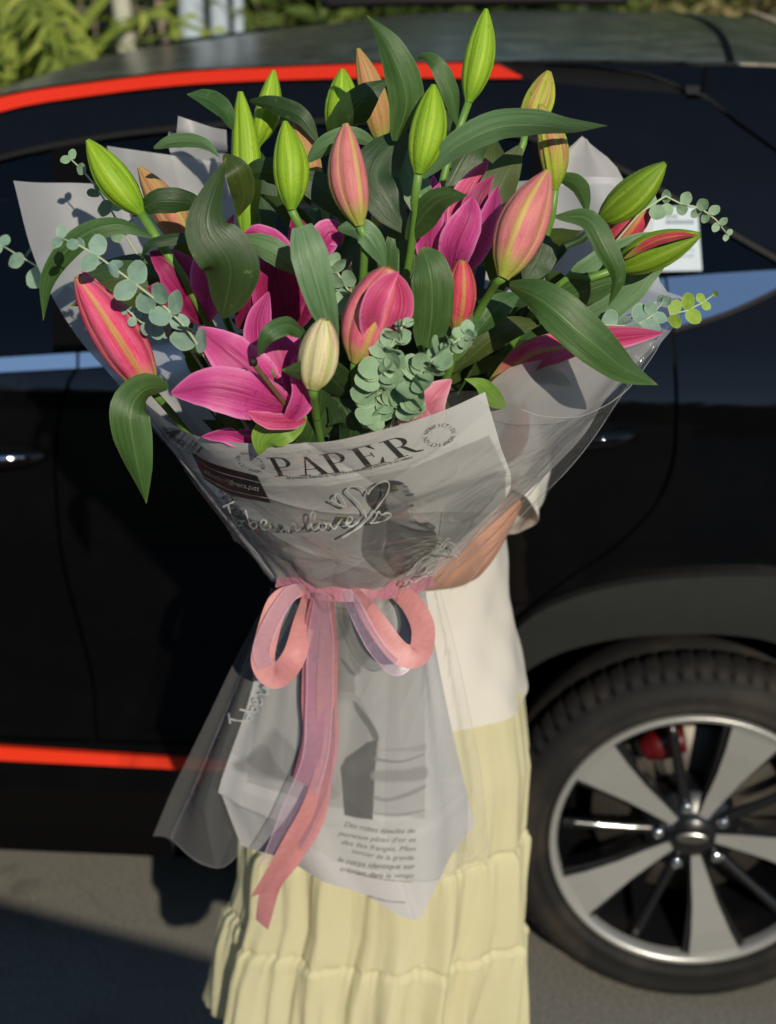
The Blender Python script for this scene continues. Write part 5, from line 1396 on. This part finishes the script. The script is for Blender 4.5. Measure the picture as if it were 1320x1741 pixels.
# figure
Lr.append((k3([(320, 410), (430, 440), (450, 520), (425, 600), (405, 700), (530, 830), (520, 880), (430, 890), (300, 790), (242, 700), (250, 540), (275, 460)]), .20, 1.6, 1, True))
Lr.append((k3([(330, 450), (400, 460), (410, 560), (380, 690), (330, 720), (290, 640)]), .155, 6, .8, True))
Lr.append((k3([(300, 740), (380, 745), (500, 830), (470, 850), (380, 830)]), .30, 4, .8, True))
Lr.append((k3([(440, 450), (560, 450), (640, 470), (740, 500), (800, 560), (802, 650), (760, 700), (670, 760), (580, 850), (500, 860), (405, 720), (425, 600)]), .115, 1.6, 1, True))
Lr.append((k3([(470, 460), (620, 480), (730, 530), (740, 560), (560, 500)]), .30, 3, .9, True))
Lr.append((k3([(540, 560), (700, 600), (780, 640), (640, 630)]), .22, 5, .8, True))
Lr.append((k3([(560, 660), (700, 690), (720, 720), (600, 700)]), .20, 5, .8, True))
Lr.append((k3([(450, 640), (560, 760), (640, 760), (560, 830), (480, 780)]), .18, 7, .7, True))
Lr.append((k3([(430, 400), (540, 420), (605, 370), (625, 450), (560, 480), (440, 440)]), .30, 2, 1, True))
Lr.append((k3([(520, 490), (620, 520), (760, 545), (740, 558), (600, 535)]), .03, 1.2, .9, True))
Lr.append((k3([(630, 450), (680, 480), (740, 475), (795, 510), (780, 530), (720, 510), (670, 500)]), .07, 1.5, .95, True))
Lr.append((k3([(735, 490), (770, 490), (780, 515), (745, 520)]), .22, 1.5, .8, True))
Lr.append((k3([(440, 250), (490, 205), (555, 190), (590, 215), (605, 245), (640, 280), (655, 305), (625, 330), (630, 350), (600, 365), (560, 420), (480, 425), (420, 390), (405, 330)]), .33, 1.0, 1, True))
Lr.append((k3([(410, 330), (480, 340), (600, 345), (600, 370), (550, 415), (480, 420), (425, 390)]), .17, 4, .85, True))
Lr.append((k3([(480, 270), (540, 260), (560, 300), (500, 320)]), .42, 6, .8, True))
Lr.append((k3([(273, 290), (300, 225), (365, 185), (440, 163), (510, 165), (560, 185), (530, 198), (480, 205), (455, 245), (430, 290), (425, 340), (440, 385), (410, 415), (350, 395), (295, 350)]), .055, 1.2, 1, True))
Lr.append((k3([(330, 230), (400, 200), (430, 250), (390, 330), (330, 330)]), .09, 6, .7, True))
Lr.append((k3([(452, 240), (500, 222), (515, 235), (470, 255)]), .06, 1, .9, True))
Lr.append((k3([(545, 205), (585, 205), (575, 215)]), .06, 1, .9, True)); Lr.append((k3([(550, 240), (590, 235), (600, 250), (565, 256)]), .12, 1.5, .8, True))
Lr.append((k3([(570, 268), (625, 258), (632, 270), (580, 282)]), .07, 1.2, .9, True)); Lr.append((k3([(605, 345), (630, 340), (625, 358), (612, 360)]), .05, 1, .9, True))
Lr.append((k3([(600, 370), (622, 440), (608, 455), (596, 400)]), .46, 1.5, .8, True))
Lr.append((k3([(838, 400), (846, 400), (815, 640), (805, 640)]), .12, 1, .8, False))
# faint columns of print at the left
Lr.append(([(385, 890), (440, 905), (470, 975), (440, 950)], .30, 5, .5, False))
grey = paint(Lr, XX, YY, .90)
set_print(cone, GC, grey, (1.0, .985, .975))

# lettering helpers
def flat_mesh(name, polys, mapper, mat, parent, step=None):
    V = []; fs = []
    for poly in polys:
        b = len(V); V += [mapper(x, y) for x, y in poly]; fs.append(tuple(range(b, b + len(poly))))
    return mesh(name, V, fs, mat, parent, smooth=False)
def text_polys(txt, shear=0.0, spacing=1.0):
    cu = bpy.data.curves.new('tmp_text', 'FONT'); cu.body = txt; cu.resolution_u = 3; cu.space_character = spacing; cu.shear = shear
    ob = bpy.data.objects.new('tmp_text', cu); COL.objects.link(ob)
    dg = bpy.context.evaluated_depsgraph_get(); me = bpy.data.meshes.new_from_object(ob.evaluated_get(dg))
    vs = [v.co.copy() for v in me.vertices]; out = [[(vs[i].x, vs[i].y) for i in p.vertices] for p in me.polygons]
    bpy.data.objects.remove(ob); bpy.data.curves.remove(cu); bpy.data.meshes.remove(me)
    xs = [x for p in out for x, y in p]; x0, x1 = min(xs), max(xs)
    return [[((x - x0) / (x1 - x0), y / .7) for x, y in p] for p in out], (x1 - x0) / .7      # x 0..1, cap height 1
def text_line(name, txt, base_pts, height_px, mat, parent, bvh, off=.0006, shear=0.0, updir=None, spacing=1.0):
    polys, asp = text_polys(txt, shear, spacing)
    B = cr(base_pts, 60)
    def mp(x, y):
        i = min(max(x, 0), 1) * 59; j = min(int(i), 58); f = i - j; p = B[j] * (1 - f) + B[j + 1] * f
        d = B[j + 1] - B[j]; d = d / np.linalg.norm(d); n = np.array((d[1], -d[0])) if updir is None else np.array(updir)
        q = p + n * y * height_px
        return drape(bvh, q[0], q[1], off)
    return flat_mesh(name, polys, mp, mat, parent)
# big serif letters: thick and hairline strokes in a unit box
def arc(cx, cy, rx, ry, a0, a1, n=14): return [(cx + rx * math.cos(R(a0 + (a1 - a0) * k / n)), cy + ry * math.sin(R(a0 + (a1 - a0) * k / n))) for k in range(n + 1)]
def band(o, i): return [[o[k], o[k + 1], i[k + 1], i[k]] for k in range(len(o) - 1)]
H = .035
def serif(x0, x1, y): return [[(x0, y), (x1, y), (x1, y + H), (x0, y + H)]]
def gl_P(): return serif(.0, .46, 0) + serif(0, .5, 1 - H) + [[(.14, 0), (.32, 0), (.32, 1), (.14, 1)]] + band(arc(.5, .735, .36, .265, 90, -90), arc(.5, .735, .19, .23, 90, -90)) + [[(.3, .97), (.5, .965), (.5, 1), (.3, 1)], [(.3, .47), (.5, .47), (.5, .505), (.3, .505)]]
def gl_A(): return serif(-.02, .30, 0) + serif(.56, 1.0, 0) + [[(.12, 0), (.17, 0), (.50, .97), (.46, 1)], [(.66, 0), (.88, 0), (.53, 1), (.44, .98)], [(.24, .30), (.72, .30), (.71, .34), (.25, .34)]]
def gl_E(): return serif(0, .8, 0) + serif(0, .78, 1 - H) + [[(.14, 0), (.33, 0), (.33, 1), (.14, 1)], [(.3, .5), (.6, .5), (.6, .535), (.3, .535)], [(.57, .40), (.61, .40), (.61, .64), (.57, .64)], [(.74, .0), (.84, .30), (.81, .30), (.60, .03)], [(.72, 1), (.80, .74), (.77, .74), (.58, .97)]]
def gl_R(): return serif(.0, .46, 0) + serif(0, .5, 1 - H) + [[(.14, 0), (.32, 0), (.32, 1), (.14, 1)]] + band(arc(.48, .745, .33, .255, 90, -90), arc(.48, .745, .16, .22, 90, -90)) + [[(.3, .965), (.48, .965), (.48, 1), (.3, 1)], [(.3, .49), (.5, .49), (.5, .525), (.3, .525)], [(.44, .5), (.60, .48), (.78, .10), (.90, .0), (.70, .03), (.62, .12)], [(.78, .10), (.98, .04), (.98, .0), (.80, .0)]]
base_c = cr([(468, 809), (530, 807), (592, 800.5), (660, 784), (722, 764)], 60); top_c = cr([(452, 777), (508, 776), (562, 769), (630, 755), (692, 737)], 60)
def paper_map(x, y):
    i = min(max(x, 0), 1) * 59; j = min(int(i), 58); f = i - j
    b = base_c[j] * (1 - f) + base_c[j + 1] * f; tp = top_c[j] * (1 - f) + top_c[j + 1] * f; q = b * (1 - y) + tp * y
    return drape(BC, q[0], q[1], .0006)
for gl_, x0, w in ((gl_P, .005, .170), (gl_A, .175, .205), (gl_P, .375, .175), (gl_E, .575, .205), (gl_R, .795, .205)):
    flat_mesh('headline_letter', [[(x0 + x * w, y) for x, y in p] for p in gl_()], paper_map, M_INK, wrap)
text_line('subtitle_lettering', 'All products featured on Vogue are independently selected by our editors', [(487, 814), (560, 809), (630, 796), (702, 778)], 5.2, M_INKL, wrap, BC, shear=.25)
def ring_text(cx, cy, rx, ry, rot, hgt, mat):
    txt = 'NONFICTION NONFICTION '; n = len(txt); V = []; fs = []
    cache = {}
    for k, c in enumerate(txt):
        if c == ' ': continue
        if c not in cache: cache[c] = text_polys(c)
        polys, asp = cache[c]; a = -2 * math.pi * k / n + 2.6; da = 2 * math.pi / n * .78 * min(1.0, asp / .8)
        for poly in polys:
            b = len(V)
            for (x, y) in poly:
                aa = a - da * (x - .5); rr = 1 - hgt / rx * (1 - y)
                ex, ey = rx * rr * math.cos(aa), -ry * rr * math.sin(aa)
                qx = cx + ex * math.cos(rot) - ey * math.sin(rot); qy = cy + ex * math.sin(rot) + ey * math.cos(rot)
                V.append(drape(BC, qx, qy, .0006))
            fs.append(tuple(range(b, len(V))))
    mesh('ring_lettering', V, fs, mat, wrap, smooth=False)
ring_text(747, 739, 29, 19.5, R(-12), 8.5, M_INK); ring_text(427, 785, 27, 14, R(28), 7.5, M_INKL)
# black label strip
lab = [(326, 768), (360, 782), (400, 797), (438, 807), (462, 854), (430, 848), (390, 835), (350, 815)]
lp = closed_cr(lab, 10)
V = []; nu, nv = 24, 10
tl_, bl_ = cr([(326, 768), (365, 788), (438, 808)], nu), cr([(349, 815), (395, 840), (461, 854)], nu)
for j in range(nv):
    for i in range(nu):
        q = tl_[i] * (1 - j / (nv - 1)) + bl_[i] * (j / (nv - 1)); V.append(drape(BC, q[0], q[1], .0007))
lb = mesh('florist_label', V, grid_faces(nu, nv), M_LABEL, wrap)
for fr_ in (.22, .80):
    V = []
    for d_ in (0, .03):
        for i in range(nu): q = tl_[i] * (1 - fr_ - d_) + bl_[i] * (fr_ + d_); V.append(drape(BC, q[0], q[1], .0012))
    mesh('label_line', V, grid_faces(nu, 2), M_LABT, lb)
lm = [tl_[i] * .40 + bl_[i] * .60 for i in range(2, nu - 2)]
text_line('label_lettering', 'studiofl', [tuple(lm[i]) for i in (0, 3, 6, 9)], 7.5, M_LABT, lb, BC, .0012)
text_line('label_lettering', 'wers.jutt', [tuple(lm[i]) for i in (10, 13, 16, 19)], 8.5, M_LABT, lb, BC, .0012)
c_ = lm[9] + np.array((5.0, -2)); flat_mesh('label_flower', [[(c_[0] + (4.2 + 1.0 * math.cos(5 * a)) * math.cos(a), c_[1] + (4.2 + 1.0 * math.cos(5 * a)) * math.sin(a)) for a in np.linspace(0, 6.28, 30, endpoint=False)]], lambda x, y: drape(BC, x, y, .0012), M_LABT, lb)
text_line('side_lettering', 'jours de', [(262, 727), (280, 734), (297, 743)], 6.5, M_INKL, wrap, BC, shear=.3)
text_line('side_lettering', 'STYLING', [(262, 738), (285, 746), (311, 757)], 9, M_INKL, wrap, BC)
for k in range(5):
    text_line('side_lettering', random.choice(['la matière et le temps des fleurs du jardin', 'un parfum de roses et de lumière douce']), [(270 + 5 * k, 750 + 6 * k), (300 + 3 * k, 762 + 6 * k), (322 + 3 * k, 772 + 6 * k)], 3.2, M_INKL, wrap, BC)
for k in range(7):
    x = 372 + k * 5; y = 838 + k * 9
    text_line('side_lettering', ['MODE', 'ET', 'JARDIN', 'LES', 'ROSES', 'DU', 'SOIR'][k], [(x, y), (x + 12, y + 4), (x + 26, y + 9)], 6.5, M_INK if k % 2 else M_INKL, wrap, BC, shear=.2)

# ---------------------------------------------------------------- lower tail of the paper
tail_ctrl = [
    [(480, 1004, 1.455), (520, 1012, 1.44), (575, 1018, 1.43), (640, 1016, 1.435), (690, 1010, 1.44), (722, 1002, 1.46)],
    [(445, 1110, 1.50), (500, 1115, 1.47), (575, 1125, 1.455), (650, 1128, 1.455), (708, 1120, 1.465), (742, 1108, 1.50)],
    [(415, 1215, 1.515), (480, 1230, 1.49), (570, 1240, 1.475), (655, 1245, 1.475), (722, 1235, 1.485), (765, 1220, 1.51)],
    [(372, 1338, 1.545), (450, 1370, 1.515), (560, 1385, 1.495), (660, 1395, 1.495), (735, 1370, 1.51), (790, 1330, 1.54)],
    [(378, 1360, 1.55), (455, 1398, 1.52), (562, 1418, 1.50), (662, 1435, 1.498), (737, 1418, 1.512), (797, 1356, 1.545)],
    [(408, 1440, 1.56), (480, 1462, 1.535), (560, 1497, 1.515), (630, 1530, 1.505), (688, 1561, 1.505), (716, 1560, 1.508), (738, 1503, 1.52), (808, 1405, 1.555)]]
def tail_fold(u, v): return creases(u, v, 5, 9, .0022) + v * (.003 * np.sin(14 * u + .5) + .0015 * np.sin(27 * u + 1.5 + v)) + .002 * np.sin(50 * u) * (1 - v)
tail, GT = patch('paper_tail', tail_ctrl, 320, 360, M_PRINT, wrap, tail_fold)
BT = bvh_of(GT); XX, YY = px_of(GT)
Lt = []
Lt.append(([(470, 1000), (720, 1000), (722, 1160), (724, 1300), (722, 1392), (560, 1372), (420, 1330), (440, 1180)], .40, 2, 1, False))
Lt.append((k4([(345, 90), (500, 110), (590, 300), (585, 370), (480, 500), (480, 620), (345, 640)]), .24, 3, 1, True))
Lt.append((k4([(350, 100), (440, 110), (430, 230), (360, 260)]), .13, 5, .9, True))
Lt.append((k4([(385, 380), (470, 470), (490, 500), (440, 480)]), .08, 2, .9, True)); Lt.append((k4([(440, 340), (520, 440), (500, 490), (450, 400)]), .16, 4, .9, True))
Lt.append((k4([(345, 640), (480, 620), (560, 740), (620, 870), (640, 920), (610, 1100), (390, 1120), (390, 1280), (270, 1290), (290, 900)]), .30, 3, 1, True))
Lt.append((k4([(350, 700), (450, 680), (440, 900), (380, 1100), (330, 1200), (320, 900)]), .40, 8, .8, True))
Lt.append((k4([(470, 670), (500, 690), (600, 820), (640, 910), (610, 930), (560, 840), (490, 740)]), .09, 2, .9, True))
Lt.append((k4([(480, 1000), (560, 940), (630, 920), (615, 1100), (598, 1450), (500, 1440), (410, 1420), (385, 1110), (420, 1040)]), .055, 1.6, 1, False))
Lt.append((k4([(430, 1100), (560, 1000), (600, 960), (590, 1100), (480, 1160)]), .09, 8, .7, True))
Lt.append((k4([(615, 990), (850, 970), (945, 945), (945, 990), (860, 1000)]), .30, 3, .8, True)); Lt.append((k4([(610, 1040), (780, 1060), (945, 1010), (945, 1020), (780, 1075), (610, 1060)]), .20, 2, .9, True))
Lt.append((k4([(605, 1130), (800, 1120), (945, 1100), (945, 1180), (780, 1200), (605, 1190)]), .25, 4, .9, True)); Lt.append((k4([(605, 1290), (700, 1310), (850, 1260), (945, 1220), (945, 1240), (850, 1290), (700, 1330), (605, 1315)]), .20, 3, .8, True))
Lt.append((k4([(600, 1400), (760, 1410), (940, 1380), (940, 1395), (760, 1430), (600, 1415)]), .24, 2, .8, True))
Lt.append(([(395, 1300), (430, 1280), (470, 1240), (520, 1300), (520, 1330), (430, 1320)], .26, 7, .8, True)); Lt.append(([(420, 1290), (450, 1265), (470, 1300), (500, 1330), (440, 1312)], .17, 4, .6, True))
for k in range(3): Lt.append(([(748, 1180 + 75 * k), (790 + 8 * k, 1195 + 70 * k), (795 + 6 * k, 1250 + 60 * k), (752, 1250 + 75 * k)], .50, 2, .6, False))
Lt.append(([(410, 1345), (540, 1385), (540, 1450), (425, 1430)], .46, 3, .6, False))
grey = paint(Lt, XX, YY, .54); set_print(tail, GT, grey, (1.0, .99, 1.0))  # tail greyer than the front sheet: its shade is put into the colour
tx = ['Des robes épaules de', 'jeunesse pâtes d’or et', 'des îles franges. Mon', 'sorcier de la grande', 'le corps identique sur', 'création dans le temps']
for k, s_ in enumerate(tx):
    y = 1404 + k * 15.2; x0 = [585, 574, 581, 598, 574, 578][k]; x1 = [706, 708, 707, 704, 706, 704][k]
    text_line('caption_lettering', s_, [(x0, y), ((x0 + x1) / 2, y + 11), (x1, y + 12)], 8.5 if k != 4 else 9.5, M_INK if k == 4 else M_INKL, wrap, BT, .0006, shear=.3)
text_line('caption_lettering', 'photographie et stylisme de saison', [(606, 1486), (655, 1496), (702, 1500)], 3.5, M_INKL, wrap, BT, shear=.3)
text_line('caption_lettering', 'édition limitée du printemps', [(625, 1524), (660, 1533), (690, 1535)], 3.5, M_INKL, wrap, BT)

# ---------------------------------------------------------------- frosted film sheets behind and beside the flowers
def sheet(label, ctrl, mat, fold=.003, nu=40, nv=40, fn=None):
    s = thing('frosted_sheet', label, 'wrapping film', TIE, 'frosted film sheets round the bouquet')
    patch('film', ctrl, nu, nv, mat, s, fn or (lambda u, v: fold * np.sin(7 * u + 4 * v) + fold * .6 * np.sin(15 * u - 3 * v)))
    return s
sheet('wide frosted sheet with a square corner at the left of the bouquet', [[(23, 307, 1.50), (140, 311, 1.53), (260, 322, 1.55), (400, 340, 1.56)], [(60, 440, 1.47), (170, 450, 1.50), (290, 460, 1.52), (420, 480, 1.53)], [(125, 560, 1.43), (230, 590, 1.45), (340, 620, 1.47), (450, 650, 1.48)], [(225, 680, 1.40), (310, 720, 1.42), (400, 760, 1.44), (480, 800, 1.45)], [(465, 985, 1.46), (490, 990, 1.462), (520, 995, 1.464), (550, 998, 1.466)]], M_FROST)
sheet('second frosted sheet showing above the left one', [[(182, 248, 1.56), (250, 258, 1.57), (350, 272, 1.58), (440, 285, 1.59)], [(230, 420, 1.55), (300, 430, 1.56), (380, 440, 1.57), (460, 450, 1.58)], [(490, 980, 1.475), (510, 985, 1.477), (540, 990, 1.479), (560, 995, 1.48)]], M_FROST)
sheet('bright upright corner of film behind the long green bud', [[(303, 197, 1.58), (330, 206, 1.585), (360, 216, 1.59), (386, 221, 1.60)], [(301, 230, 1.58), (330, 240, 1.58), (362, 250, 1.59), (388, 256, 1.60)], [(300, 300, 1.58), (330, 310, 1.58), (370, 320, 1.59), (400, 330, 1.60)], [(520, 980, 1.485), (530, 985, 1.486), (545, 990, 1.487), (560, 995, 1.488)]], M_FROST, fold=.0006)
sheet('dark grey film corner pointing up at the right, behind a bud', [[(990, 231, 1.58), (992, 233, 1.58), (996, 236, 1.58), (1000, 240, 1.58)], [(925, 305, 1.57), (970, 305, 1.57), (1020, 303, 1.56), (1058, 300, 1.56)], [(900, 480, 1.54), (960, 480, 1.53), (1030, 470, 1.52), (1090, 450, 1.51)], [(640, 985, 1.48), (670, 985, 1.48), (700, 985, 1.48), (720, 985, 1.48)]], M_FROSTC, fold=.0005)
sheet('white frosted sheet behind the right hand buds', [[(840, 310, 1.555), (930, 305, 1.55), (1000, 302, 1.54), (1057, 300, 1.53)], [(830, 430, 1.54), (930, 430, 1.53), (1030, 440, 1.51), (1120, 470, 1.48)], [(800, 600, 1.52), (920, 600, 1.50), (1040, 590, 1.46), (1135, 560, 1.42)], [(680, 985, 1.47), (700, 984, 1.468), (715, 982, 1.466), (725, 980, 1.464)]], M_FROST)
sheet('pink tinged frosted sheet folded over the right front', [[(800, 690, 1.27), (876, 626, 1.25), (985, 602, 1.27), (1122, 582, 1.36)], [(800, 740, 1.29), (880, 700, 1.275), (960, 680, 1.295), (1040, 680, 1.37)], [(780, 820, 1.34), (860, 800, 1.335), (920, 790, 1.35), (965, 780, 1.40)], [(700, 985, 1.44), (712, 983, 1.445), (722, 980, 1.45), (730, 975, 1.455)]], M_FROSTC)

# ---------------------------------------------------------------- clear cellophane over everything
cel = thing('cellophane_wrap', 'clear glossy cellophane with white handwriting over the printed paper', 'cellophane', TIE)
cc, GE = patch('film_front', cel_ctrl, 260, 120, M_CELLO, cel, cel_fold)
BE = bvh_of(GE)
cel_tail = [
    [(462, 1000, 1.45), (480, 1012, 1.43), (530, 1032, 1.41), (600, 1040, 1.405), (680, 1030, 1.42), (730, 1008, 1.44), (748, 1000, 1.46)],
    [(425, 1105, 1.50), (440, 1120, 1.475), (510, 1135, 1.45), (600, 1145, 1.44), (690, 1138, 1.45), (752, 1110, 1.475), (772, 1095, 1.50)],
    [(375, 1225, 1.55), (400, 1240, 1.52), (490, 1255, 1.485), (600, 1265, 1.465), (700, 1260, 1.475), (772, 1225, 1.505), (795, 1205, 1.54)],
    [(325, 1345, 1.60), (360, 1360, 1.57), (460, 1370, 1.52), (590, 1385, 1.485), (710, 1385, 1.495), (795, 1345, 1.54), (818, 1330, 1.58)],
    [(289, 1425, 1.63), (372, 1474, 1.60), (440, 1435, 1.55), (580, 1470, 1.50), (715, 1495, 1.505), (815, 1475, 1.57), (832, 1470, 1.60)]]
ct, GL = patch('film_tail', cel_tail, 180, 120, M_CELLO2, cel, lambda u, v: .004 * np.sin(19 * u + 3) * v + .003 * np.sin(47 * u + 2 * v) * (1 - .6 * v))
BL = bvh_of(GL)
# the edge roll at the lower left
e = [(470, 1005, 1.45), (420, 1110, 1.50), (372, 1228, 1.55), (318, 1350, 1.60), (289, 1428, 1.63)]
strip('film_roll', e, 46, M_CELLO2, cel, wprof=[(0, .2), (.5, .7), (1, 1)], cup=.8, fold=0, nu=13, twist=30)
strip('film_roll', [(470, 1008, 1.452), (440, 1120, 1.505), (410, 1250, 1.56), (380, 1380, 1.61), (370, 1472, 1.62)], 70, M_CELLO, cel, wprof=[(0, .15), (.4, .5), (.8, 1), (1, .1)], cup=.2, fold=.1, nu=9, twist=-10)
strip('film_crease', [(1134, 566, 1.41), (1040, 690, 1.40), (960, 790, 1.41), (880, 880, 1.43), (760, 975, 1.45)], 60, M_CELLO, cel, wprof=[(0, .15), (.3, .7), (.6, 1), (1, .3)], cup=.7, fold=0, nu=11, twist=40)

t = NT('edge_glint'); tr = t.n('ShaderNodeBsdfTransparent'); M_GLINT = t.done(t.mixs(0.4, tr.outputs[0], t.bsdf((.6, .61, .61, 1), 0.15, 0.8)))
def edge_glint(G, idx):  # pale tubes stand in for the glint along the film borders
    pts = [Vector(G[j, i]) for j, i in idx]
    tube('edge_glint', pts, [.00025, .00035, .00025], M_GLINT, cel, 5, 60)
nvE, nuE = GE.shape[:2]; nvL, nuL = GL.shape[:2]
edge_glint(GE, [(j, 0) for j in range(0, nvE, 7)]); edge_glint(GE, [(j, nuE - 1) for j in range(0, nvE, 7)]); edge_glint(GE, [(0, i) for i in range(int(nuE * .7), nuE, 6)])
edge_glint(GL, [(j, 0) for j in range(0, nvL, 7)]); edge_glint(GL, [(j, nuL - 1) for j in range(0, nvL, 7)]); edge_glint(GL, [(nvL - 1, i) for i in range(0, nuL, 7)])
def pen(name, strokes, conv, bvh, w_px, off, parent, mat=M_WINK):
    V = []; fs = []
    for st_ in strokes:
        C = cr([conv(x, y) for x, y in st_], max(10, 5 * len(st_)))
        T = np.gradient(C, axis=0); T /= np.linalg.norm(T, axis=1)[:, None] + 1e-9
        m = len(V); k = len(C)
        for j in range(k):
            n = np.array((-T[j][1], T[j][0])) * w_px * .5 * (.75 + .25 * math.sin(j * .7))
            for sg in (-1, 1): q = C[j] + n * sg; V.append(drape(bvh, q[0], q[1], off))
        fs += [(m + 2 * j, m + 2 * j + 1, m + 2 * j + 3, m + 2 * j + 2) for j in range(k - 1)]
    return mesh(name, V, fs, mat, parent, smooth=False)
def loop(cx, cy, r, k=1.0): return [(cx + r * math.cos(a), cy + k * r * math.sin(a)) for a in np.linspace(-1.2, 5.6, 10)]
love = [[(0, 505), (30, 490), (62, 476)], [(28, 488), (42, 535), (66, 588)], loop(88, 590, 15), [(104, 580), (118, 575)], [(122, 520), (136, 570), (150, 612)], loop(165, 600, 18),
        [(198, 606), (228, 598), (234, 580), (215, 575), (202, 596), (212, 622), (238, 624), (258, 606)], [(282, 586), (292, 618), (310, 632), (328, 618), (334, 590), (338, 628)], [(344, 592), (352, 634), (358, 606), (376, 590), (388, 602), (394, 630), (416, 618)],
        [(452, 618), (480, 580), (492, 545), (480, 528), (468, 545), (472, 600), (486, 626), (506, 612)], loop(530, 604, 20), [(548, 596), (562, 590)], [(566, 588), (588, 618), (602, 616), (622, 580), (638, 566)],
        [(652, 594), (682, 584), (692, 565), (676, 554), (662, 572), (664, 600), (686, 608), (716, 590), (734, 556)],
        [(765, 562), (752, 520), (712, 468), (672, 432), (661, 412), (682, 394), (724, 393), (758, 408), (774, 436), (784, 414), (826, 378), (868, 364), (887, 384), (876, 430), (838, 486), (796, 540), (748, 594), (700, 630), (636, 668)],
        [(572, 463), (604, 476), (596, 444), (612, 432), (628, 446), (656, 500), (612, 486), (572, 463)], [(786, 592), (812, 562), (832, 526), (846, 546), (872, 534), (898, 545), (872, 570), (830, 584), (786, 592)]]
pen('handwriting', love, lambda x, y: (380 + x / 3.143, 700 + y / 3.143), BE, 3.6, .0012, cel)
arm_ink = [[(785, 692), (850, 660), (865, 640), (848, 665), (880, 618), (925, 630), (972, 716), (900, 712), (785, 692)], [(690, 800), (760, 760), (830, 722)], [(575, 870), (610, 830), (652, 775)], [(600, 850), (640, 830)], [(720, 850), (740, 800), (780, 785), (795, 800), (770, 830), (735, 850)], [(640, 920), (680, 890), (720, 870), (800, 860)], [(560, 940), (600, 900), (620, 930), (580, 950)], [(820, 660), (880, 590), (900, 600)]]
pen('handwriting', arm_ink, lambda x, y: (560 + x / 4.4, 780 + y / 4.4), BE, 3.2, .0012, cel)
ca, sa = math.cos(R(-66)), math.sin(R(-66))
def rotw(x, y):
    X = (x - 0) * .235; Y_ = (y - 560) * .30
    return (408 + X * ca - Y_ * sa, 1236 + X * sa + Y_ * ca)
pen('handwriting', love[:13], rotw, BL, 3.0, .0012, cel)

# ---------------------------------------------------------------- ribbons
def m_satin(name, c1, c2, rough, alpha=1.0, spark=0.0):
    t = NT(name); uvv, u, v = t.uv(); n = t.noise(t.vec(t.math('MULTIPLY', u, 3.0), t.math('MULTIPLY', v, 40.0)), 1.0, 3)
    c = t.mix(n, lin(c1), lin(c2)); o = t.obj()
    b = t.bsdf(c, rough, 0.5, normal=t.bump(t.noise(o, 40, 3), 0.2, 0.004), metal=0.0)
    if alpha < 1:
        tr = t.n('ShaderNodeBsdfTransparent'); sp_ = t.sm(t.noise(o, 220, 3), 0.5, 0.62)
        du = t.math('ABSOLUTE', t.math('SUBTRACT', u, 0.5)); ed = t.sm(du, 0.42, 0.47)
        f = t.math('ADD', t.math('MULTIPLY', sp_, 0.06), t.math('MULTIPLY', ed, 0.35)); f = t.math('ADD', f, alpha, clamp=True)
        return t.done(t.mixs(f, tr.outputs[0], b))
    return t.done(b)
M_CORAL = m_satin('coral_satin', '#ad6c70', '#c68c8a', 0.5)
M_ROSEW = m_satin('rose_satin', '#a05c6e', '#b97a88', 0.38)
M_LILAC = m_satin('lilac_organza', '#b092b0', '#cfb4ca', 0.3, 0.30)
bow = thing('ribbon_bow', 'coral and lilac ribbon bow tied round the neck of the bouquet', 'ribbon', TIE)
RW = [(0, .5), (.15, .95), (.5, 1), (.85, 1), (1, .9)]
def rib(name, pts, w, mat, **kw): return strip(name, pts, w, mat, bow, wprof=RW, fold=0, nu=9, nv=60, ruffle=.10, **kw)
rib('knot', [(470, 990, 1.43), (540, 1004, 1.405), (610, 1006, 1.40), (690, 996, 1.42), (735, 980, 1.45)], 34, M_ROSEW)
rib('loop', [(520, 1000, 1.405), (478, 1020, 1.39), (455, 1080, 1.38), (448, 1128, 1.375), (470, 1150, 1.38), (498, 1120, 1.41), (518, 1060, 1.42), (532, 1008, 1.415)], 42, M_CORAL, twist=-35, twist2=35)
rib('loop', [(515, 998, 1.40), (490, 1015, 1.385), (462, 1060, 1.37), (445, 1105, 1.37), (452, 1135, 1.372)], 30, M_LILAC, twist=-30, twist2=-10)
rib('loop', [(600, 1000, 1.40), (640, 1060, 1.38), (680, 1110, 1.37), (712, 1112, 1.372), (720, 1070, 1.39), (702, 1030, 1.405), (672, 1000, 1.415)], 40, M_CORAL, twist=30, twist2=-30)
rib('loop', [(590, 1004, 1.395), (612, 1050, 1.375), (640, 1100, 1.365), (672, 1134, 1.365), (695, 1122, 1.37)], 30, M_LILAC, twist=25, twist2=5)
rib('tail', [(548, 1008, 1.395), (545, 1100, 1.42), (543, 1200, 1.445), (535, 1290, 1.455), (500, 1380, 1.47), (458, 1470, 1.48)], 48, M_LILAC, twist=15, twist2=-50)
rib('tail', [(540, 1008, 1.40), (535, 1090, 1.43), (532, 1180, 1.45), (532, 1260, 1.46), (512, 1330, 1.475)], 38, M_ROSEW, twist=-15, twist2=20)
rib('tail', [(562, 1010, 1.398), (558, 1100, 1.425), (556, 1190, 1.45), (558, 1280, 1.465), (530, 1370, 1.47), (490, 1440, 1.475), (437, 1522, 1.48)], 36, M_CORAL, twist=35, twist2=-65)
rib('tail', [(556, 1300, 1.472), (535, 1390, 1.48), (500, 1450, 1.485), (462, 1505, 1.49), (445, 1572, 1.49)], 36, M_CORAL, twist=-30, twist2=40)
rib('tail', [(566, 1200, 1.455), (560, 1300, 1.462), (540, 1380, 1.468), (510, 1440, 1.475)], 30, M_LILAC, twist=50)
# strip off any leftovers
for me_ in list(bpy.data.meshes):
    if me_.users == 0: bpy.data.meshes.remove(me_)
